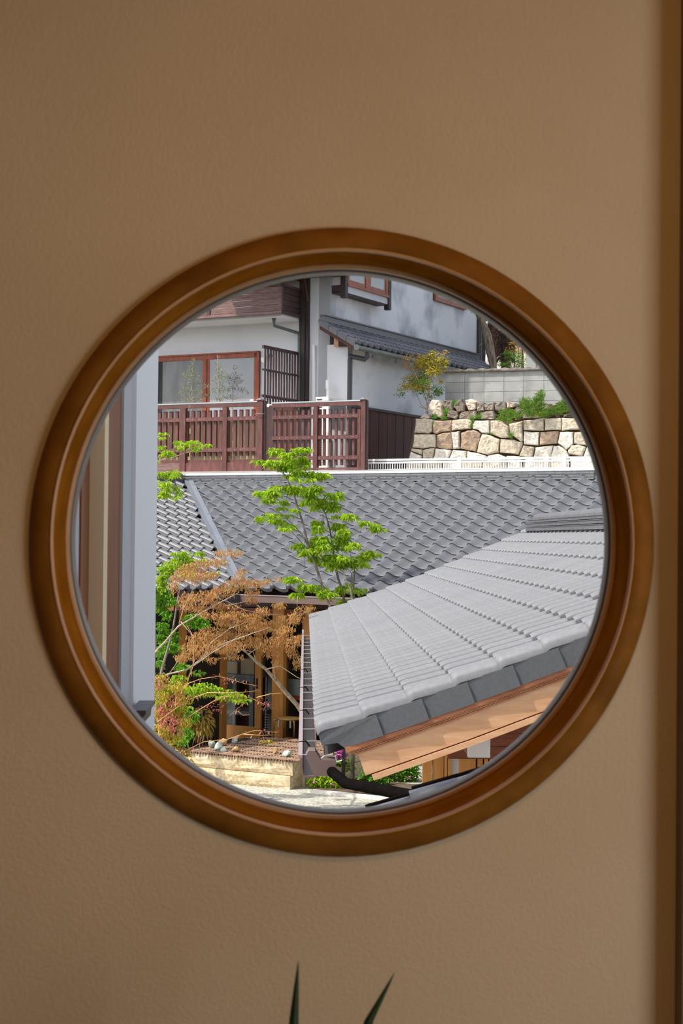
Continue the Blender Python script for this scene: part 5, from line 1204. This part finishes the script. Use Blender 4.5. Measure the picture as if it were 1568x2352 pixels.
# --- shrub with red buds at the lower left
c1 = zz(430, 1360, 5.41); c2 = zz(340, 1560, 7.127)
rb = thing('budding_shrub', 'shrub with yellow twigs, pink buds and lime leaves by the planter', 'shrub', at(395, 1760, 18.2) * V(1, 1, 0))
tl = [[(-420,1560),(-200,1300),(0,1140),(160,1080),(380,1045),(560,1090),(720,1140),(870,1165)],[(-380,1620),(0,1340),(250,1250),(440,1250),(700,1245),(920,1215)],[(-330,1750),(0,1560),(200,1430),(420,1300),(600,1290),(800,1320),(900,1370),(1030,1430)],[(600,1290),(720,1370),(620,1450),(520,1540)],[(-300,2050),(0,1960),(200,1860),(500,1830),(700,1760),(830,1720),(950,1725),(1130,1750)],[(700,1765),(900,1780),(1110,1775)],[(630,1480),(690,1530),(770,1525)],[(860,1310),(1030,1265),(1180,1255)],[(-360,1800),(-250,1500),(-300,1300),(-420,1150)],[(-330,1700),(-150,1400),(0,1120),(80,900),(80,560),(0,420)]]
tw_ = stems(c1, tl, 18.2, .006, .002, MB(), wob=.1)
for x in (-420, -360, -330): p_ = at(*c1(x, 1650), 18.2); tw_.tube([V(p_[0] + .1, p_[1], 0), p_], [.014, .009], 6)
part('twigs', tw_, MT['twig_y'], rb, True)
pk = MB()
for ln in tl:
    P = [at(*c1(x, y), 18.2) for x, y in ln]
    for i in range(len(P) - 1):
        nseg = int(np.linalg.norm(P[i + 1] - P[i]) / .03) + 1
        for s_ in range(nseg):
            if rng.random() < .95:
                b = P[i] + (P[i + 1] - P[i]) * (s_ + rng.random()) / nseg; d = rng.normal(size=3); d[1] *= .5; leaf(pk, b, d, .035 + .04 * rng.random(), .012, .1)
clusters(pk, c1, [(480,1110,90,40),(620,1350,120,60),(330,1420,120,60),(950,1400,100,60),(-100,1300,160,120),(-200,1600,160,160),(420,1450,50,40),(690,1540,50,20)], 18.2, 700, lambda mb, p, u: leaf(mb, p, rng.normal(size=3), .035, .010, .2))
part('buds', pk, MT['leaf_pink'], rb)
fm = MB(); clusters(fm, c5, [(400,1290,150,60),(560,1290,90,50),(700,1320,140,50),(230,1200,80,40),(820,1360,60,30),(300,1420,80,40),(100,1400,60,40),(130,1280,70,50),(480,1260,90,40)], 18.35, 480, f_left); part('foliage', fm, MT['leaf_green'], rb)
fm = MB(); clusters(fm, c5, [(100,1560,60,60),(160,1640,80,40),(100,1700,70,50),(180,1800,80,50),(130,1480,70,60),(300,1830,60,50),(350,1880,50,40),(220,1560,50,50)], 18.3, 480, f_left); part('golden_foliage', fm, MT['leaf_gold'], rb)
fm = MB(); clusters(fm, c5, [(110,1180,70,50),(200,1300,110,50),(120,1340,80,60),(260,1240,90,40),(90,1480,60,50),(210,1460,90,50),(300,1360,90,40),(120,1620,80,60),(220,1700,80,50),(150,1760,90,50),(330,1560,60,50),(70,1260,40,60)], 18.25, 150, f_br, .7); part('mixed_foliage', fm, MT['leaf_nandina'], rb)
fm = MB(); clusters(fm, c5, [(120,1220,90,60),(220,1380,110,60),(110,1440,70,60),(180,1560,90,60),(260,1640,80,50)], 18.15, 520, f_br, .7); part('pink_foliage', fm, MT['leaf_pink'], rb)
# --- golden clump with long hanging leaves
gc = thing('golden_shrub', 'clump of long drooping bronze gold leaves beside the planter', 'shrub', at(465, 1745, 22.4) * V(1, 1, 0))
fm = MB(); top = at(*c2(880, 500), 22.4)
for _ in range(330):
    u = rng.normal(size=3); u = u / np.linalg.norm(u) * rng.random() ** .4; q = top - Z * .18 + u * V(.15, .14, .20)
    leaf(fm, q, u * .8 + V(rng.normal() * .3, rng.normal() * .3, -.45), .08 + .05 * rng.random(), .024, .5, rng.normal() * .6)
part('foliage', fm, MT['leaf_gold'], gc)
part('stem', MB().tube([V(top[0], top[1], 0), V(top[0] + .02, top[1], top[2] * .5), top], [.018, .014, .01], 6), MT['bark_dk'], gc, True)
# --- planting bed shrubs
def f_shrub(mb, p, u): spray(mb, p, 6, .055, .026, .35)
idc = lambda x, y: (x, y)
for i, (els_, m_, lb, Y_) in enumerate([
    ([(735,1796,28,17),(770,1798,30,16),(800,1800,30,14),(722,1793,16,14)], 'leaf_green', 'low lime green shrub beside the granite planter corner', 20.75),
    ([(840,1798,30,16),(870,1793,28,18),(855,1780,26,18)], 'leaf_shrub', 'middle low green shrub beneath the barge board end', 21.0),
    ([(905,1780,34,28),(937,1776,28,28),(890,1796,28,16)], 'leaf_shrub', 'taller dark green shrub next to the timber posts', 21.4)]):
    c = at(els_[0][0], 1810, Y_) * V(1, 1, 0); sh = thing('bedding_shrub', lb, 'shrub', c, 'shrubs in the planting bed')
    fm = MB(); clusters(fm, idc, els_, Y_, 13, f_shrub); part('foliage', fm, MT[m_], sh)
    sb = MB()
    for k in range(5): p_ = at(els_[0][0] + k * 12 - 20, els_[0][1], Y_); sb.tube([V(c[0] + .02 * k, c[1], 0), p_], .006, 5)
    part('stems', sb, MT['bark_dk'], sh)
    fp_ = MB(); clusters(fp_, idc, [(e[0], e[1], e[2], e[3]) for e in els_], Y_ - .1, 330, lambda mb, p, u: leaf(mb, p, rng.normal(size=3), .04, .03, .1)); part('petals', fp_, MT['petal'], sh)
az_ = thing('azalea', 'pink flowering azalea sprig behind the gutter outlet', 'flower', at(785, 1770, 21.3) * V(1, 1, 0))
fm = MB(); clusters(fm, idc, [(778,1722,8,6),(788,1730,9,8),(777,1734,7,7)], 21.3, 5, lambda mb, p, u: spray(mb, p, 5, .035, .026, .1)); part('blossom', fm, MT['petal'], az_)
fm = MB(); clusters(fm, idc, [(790,1752,18,12),(800,1762,14,8),(782,1745,10,8)], 21.3, 26, f_shrub); part('foliage', fm, MT['leaf_shrub'], az_)
p_ = at(785, 1735, 21.3); part('stem', MB().tube([V(p_[0], p_[1], 0), p_], .008, 5), MT['bark_dk'], az_)
for i, (x, y) in enumerate(((838, 1832), (866, 1823), (873, 1831), (880, 1828))):
    d = ray(x, y); c = CAM + d * ((.004 - CZ) / d[2]); fm = MB(); spray(fm, c + Z * .006, 5, .03, .024, .0); solid('fallen_petal', fm, MT['petal'], ['leftmost fallen pink petal on the gravel paving', 'fallen pink petal farthest from the window, near the kerb', 'fallen pink petal in the middle of the three close together', 'rightmost fallen pink petal, closest to the black pipe'][i], 'petal', 'fallen petals on the paving')
# --- small tuft on the bamboo mat
d = ray(615, 1712); c = CAM + d * ((plz + .05 - CZ) / d[2]); fm = MB()
for k in range(16): spray(fm, c + V(rng.normal() * .05, rng.normal() * .04, .02 + .06 * rng.random()), 4, .05, .014, .5)
solid('grass_tuft', fm, MT['leaf_nandina'], 'yellow green tuft growing on the bamboo mat', 'plant')
# --- potted olive trees behind the fence
c3 = zz(340, 600, 3.92)
for i, (stem, els_, m_, lb, Y_) in enumerate([
    ([(388,1500),(390,1250),(395,1050),(405,900)], [(405,910,35,30),(390,980,40,40),(350,1040,50,40),(420,1060,60,40),(330,1120,40,40),(460,1100,40,40),(280,1190,40,25),(360,1160,40,40),(450,1180,50,30),(520,1120,40,25),(520,1220,40,25),(320,1250,50,30),(430,1250,60,25)], 'leaf_olive', 'young olive tree before the darker glass pane', 31.5),
    ([(650,1500),(645,1250),(635,1050),(625,850)], [(625,850,12,30),(620,930,35,40),(640,1010,40,50),(650,1080,45,50),(690,1030,40,50),(600,1070,30,40),(640,1160,60,50),(580,1180,40,25),(690,1160,50,40),(650,1240,60,30)], 'leaf_olive', 'taller olive tree in front of the door mullion', 31.15),
    ([(760,1500),(758,1250),(770,1080),(785,960)], [(785,970,25,35),(770,1040,50,40),(730,1080,35,40),(800,1090,50,40),(760,1150,60,40),(850,1090,25,25),(830,1150,50,25),(870,1180,40,20),(910,1190,35,10),(740,1220,60,30),(820,1040,25,25)], 'leaf_dolive', 'dark leaved olive tree before the paler glass pane', 31.5)]):
    b = at(*c3(*stem[0]), Y_); ol = thing('olive_tree', lb, 'tree', V(b[0], b[1], TZ), 'potted olive trees on the terrace')
    part('pot', MB().lathe(V(b[0], b[1], TZ), [(.12, 0), (.16, .02), (.19, .26), (.2, .28), (.17, .28), (.0, .25)], 14), MT['pot'], ol)
    mb = stems(c3, [stem], Y_, .012, .005, MB()); p_ = at(*c3(*stem[0]), Y_); mb.tube([V(p_[0], p_[1], TZ + .2), p_], .013, 6)
    for ex, ey, rx, ry in els_:
        k = min(range(len(stem)), key=lambda q: abs(stem[q][1] - ey - 60)); stems(c3, [[stem[k], ((stem[k][0] + ex) / 2, (stem[k][1] + ey) / 2 + 12), (ex, ey)]], Y_, .005, .002, mb)
    part('trunk', mb, MT['bark_lt'], ol)
    fm = MB(); clusters(fm, c3, els_, Y_, 75, lambda mb_, p, u: leaf(mb_, p, V(rng.normal(), rng.normal(), .4 + rng.random()), .035 + .02 * rng.random(), .011, .1, rng.normal() * .6), .6); part('foliage', fm, MT[m_], ol)
# --- nandina beside the stone wall
c7 = zz(880, 780, 6.533); Yn = 32.6
b = at(*c7(655, 1070), Yn)
nd = thing('nandina_shrub', 'yellow and green nandina bush beside the white house wall', 'shrub', V(b[0], b[1], TZ))
mb = stems(c7, [[(655,1060),(650,900),(600,760),(560,600)],[(660,1060),(570,980),(520,870),(450,780)],[(660,1050),(700,650),(720,420)],[(640,1040),(540,1000)],[(655,1050),(760,820),(830,740)],[(600,760),(500,560),(380,300)],[(700,500),(830,380),(940,190)]], Yn, .012, .004, MB()); mb.tube([b - Z * .35, b], .03, 6); part('stem', mb, MT['bark_lt'], nd)
def f_nan(mb, p, u):
    for _ in range(3): leaf(mb, p + rng.normal(size=3) * .02, V(rng.normal(), rng.normal(), rng.normal() * .6), .045 + .02 * rng.random(), .020, .2, rng.normal() * .5)
fm = MB(); clusters(fm, c7, [(680,320,180,110),(880,340,110,80),(740,220,60,60),(560,350,120,70),(850,430,100,40),(450,590,160,80),(620,580,120,80),(750,500,130,60),(330,720,120,60),(480,700,120,70),(600,720,120,80),(850,640,50,40),(700,420,150,60)], Yn, 300, f_nan); part('foliage', fm, MT['leaf_nandina'], nd)
fm = MB(); clusters(fm, c7, [(780,760,130,80),(850,790,80,60),(700,850,80,60),(260,810,80,40),(560,800,80,40),(580,520,100,60),(600,660,120,60)], Yn + .1, 480, f_nan); part('lower_foliage', fm, MT['leaf_shrub'], nd)
fm = MB(); clusters(fm, c7, [(330,280,70,50),(430,260,60,30),(330,390,60,40),(950,190,50,20),(870,220,60,30),(500,420,80,40),(540,240,50,30),(780,150,20,15)], Yn - .1, 620, f_nan); part('red_foliage', fm, MT['leaf_nandred'], nd)
# --- weeds on the rocks
cs_ = zz(1130, 860, 5.807); wd_ = MB(); Yw = sw.p(1240, 930, -.2)[1]
def f_weed(mb, p, u):
    for _ in range(4): leaf(mb, p, V(rng.normal() * .7, rng.normal() * .5 - .3, .4 + rng.random()), .05 + .07 * rng.random(), .010, .3, rng.normal() * .5)
clusters(wd_, cs_, [(430,430,100,100),(600,400,80,140),(650,300,36,80),(540,520,150,70),(850,500,140,60),(980,430,100,90),(1080,450,60,100),(180,550,120,60),(120,600,60,36),(330,560,80,46),(700,540,100,46),(1000,330,40,50),(220,640,40,40),(1150,470,40,70)], 31.3, 200, f_weed)
solid('weeds', wd_, MT['leaf_grass'], 'green weeds growing over the rocks under the block wall', 'weeds', kind='stuff')
wd_ = MB(); clusters(wd_, Q_ := zz(930, 900, 6.272), [(700,190,16,60),(970,440,26,90),(1070,370,40,40),(580,300,30,60),(560,390,60,20),(430,360,30,40),(405,460,10,30),(1210,610,16,14),(1530,640,24,50)], 31.25, 260, f_weed)
solid('wall_weeds', wd_, MT['leaf_shrub'], 'small green tufts sprouting from the stone wall joints', 'weeds', kind='stuff')
wd_ = MB(); clusters(wd_, cs_, [(1110,460,30,60),(620,520,20,20),(330,600,30,14),(1150,540,20,30)], 31.2, 260, lambda mb, p, u: leaf(mb, p, rng.normal(size=3), .03, .025, .1)); solid('yellow_weed_flowers', wd_, MT['petal_y'], 'tiny yellow flowers at the right edge of the weeds', 'flowers', kind='stuff')
# --- trees behind the block wall
c6 = zz(1050, 640, 6.27); Yp = 36.5; k_ = Yp / F / 6.27
pt_ = thing('pine_tree', 'leaning grey pine trunk behind the block wall', 'tree', at(1133, 845, Yp) * V(1, 1, 0) + Z * TZ)
path = [(545,1700,60),(520,1270,52),(480,1080,62),(455,950,68),(430,800,60),(370,660,52),(310,520,46),(270,380,40),(230,200,34)]
part('trunk', MB().tube([at(*c6(x, y), Yp) for x, y, r in path], [r * k_ for x, y, r in path], 12), MT['pinebark'], pt_, True)
fm = MB(); clusters(fm, c6, [(150,360,70,40),(220,420,60,40),(270,470,40,30),(300,330,120,60),(100,320,60,30),(600,640,60,40),(700,560,120,60),(420,470,60,50)], Yp - .4, 200, lambda mb, p, u: [leaf(mb, p, rng.normal(size=3), .10, .007, .0) for _ in range(5)]); part('needles', fm, MT['leaf_deep'], pt_)
pm = thing('palm_tree', 'shaggy brown palm trunk behind the leaning pine', 'tree', at(1137, 845, 37.6) * V(1, 1, 0) + Z * TZ)
tk = MB().tube([at(*c6(x, y), 37.6) for x, y in ((520,1500),(520,1000),(510,800),(495,560),(490,480))], [.45 * .8 * .9, .40, .43, .48, .45], 12); tk = MB().tube([at(*c6(x, y), 37.6) for x, y in ((520,1500),(520,1000),(510,800),(495,560),(490,400))], [.07, .075, .08, .10, .10], 10)
part('trunk', tk, MT['palmbark'], pm); fm = MB()
for _ in range(260):
    t = rng.random(); x, y = 515 - 25 * t, 1100 - 620 * t; a = rng.random() * 6.283; q = at(*c6(x, y), 37.6) + V(math.cos(a), math.sin(a), 0) * .08
    leaf(fm, q, V(math.cos(a), math.sin(a), .6 - 1.6 * rng.random()), .12, .02, .5)
part('fibres', fm, MT['palmbark'], pm)
p2 = thing('palm_tree', 'second darker palm trunk hung with dead fronds', 'tree', at(1160, 845, 38.4) * V(1, 1, 0) + Z * TZ)
part('trunk', MB().tube([at(*c6(x, y), 38.4) for x, y in ((690,1500),(690,1100),(680,900),(670,700),(670,500))], .10, 10), MT['palmbark'], p2); fm = MB()
for _ in range(320):
    t = rng.random(); x, y = 690, 1150 - 480 * t; a = rng.random() * 6.283; q = at(*c6(x, y), 38.4) + V(math.cos(a), math.sin(a), 0) * .10
    leaf(fm, q, V(math.cos(a), math.sin(a), -.8 * rng.random() - .2), .22, .02, .6)
part('dead_fronds', fm, mat('dead_frond', (120, 106, 92), .9, c2=(84, 72, 64), scale=10), p2)
fm = MB()
for _ in range(14):
    a = rng.random() * 6.283; q = at(*c6(640, 640), 38.4)
    for s_ in range(8): leaf(fm, q + V(math.cos(a), math.sin(a), .2) * s_ * .07 - Z * .012 * s_ * s_, V(math.cos(a), math.sin(a), -.4), .16, .02, .3, rng.normal())
part('fronds', fm, MT['leaf_deep'], p2)
os_ = thing('autumn_shrub', 'orange and green shrub behind the block wall beside the granite pillar', 'shrub', at(1185, 845, 35.8) * V(1, 1, 0) + Z * TZ)
fm = MB(); clusters(fm, c6, [(860,960,110,80),(900,880,60,60),(780,1030,100,60),(920,1040,60,60),(830,900,50,40)], 35.8, 520, f_nan); part('orange_foliage', fm, MT['leaf_nandred'], os_)
fm = MB(); clusters(fm, c6, [(800,1130,130,90),(900,1180,90,80),(760,1230,110,60),(640,1240,60,40),(870,1240,100,40),(700,1060,60,50),(600,1250,40,30)], 35.7, 520, f_nan); part('green_foliage', fm, MT['leaf_shrub'], os_)
sb = MB()
for k in range(4): sb.tube([at(1185, 845, 35.8) * V(1, 1, 0) + Z * TZ, at(*c6(760 + 60 * k, 1000), 35.8)], [.03, .008], 6)
part('stem', sb, MT['bark_dk'], os_)
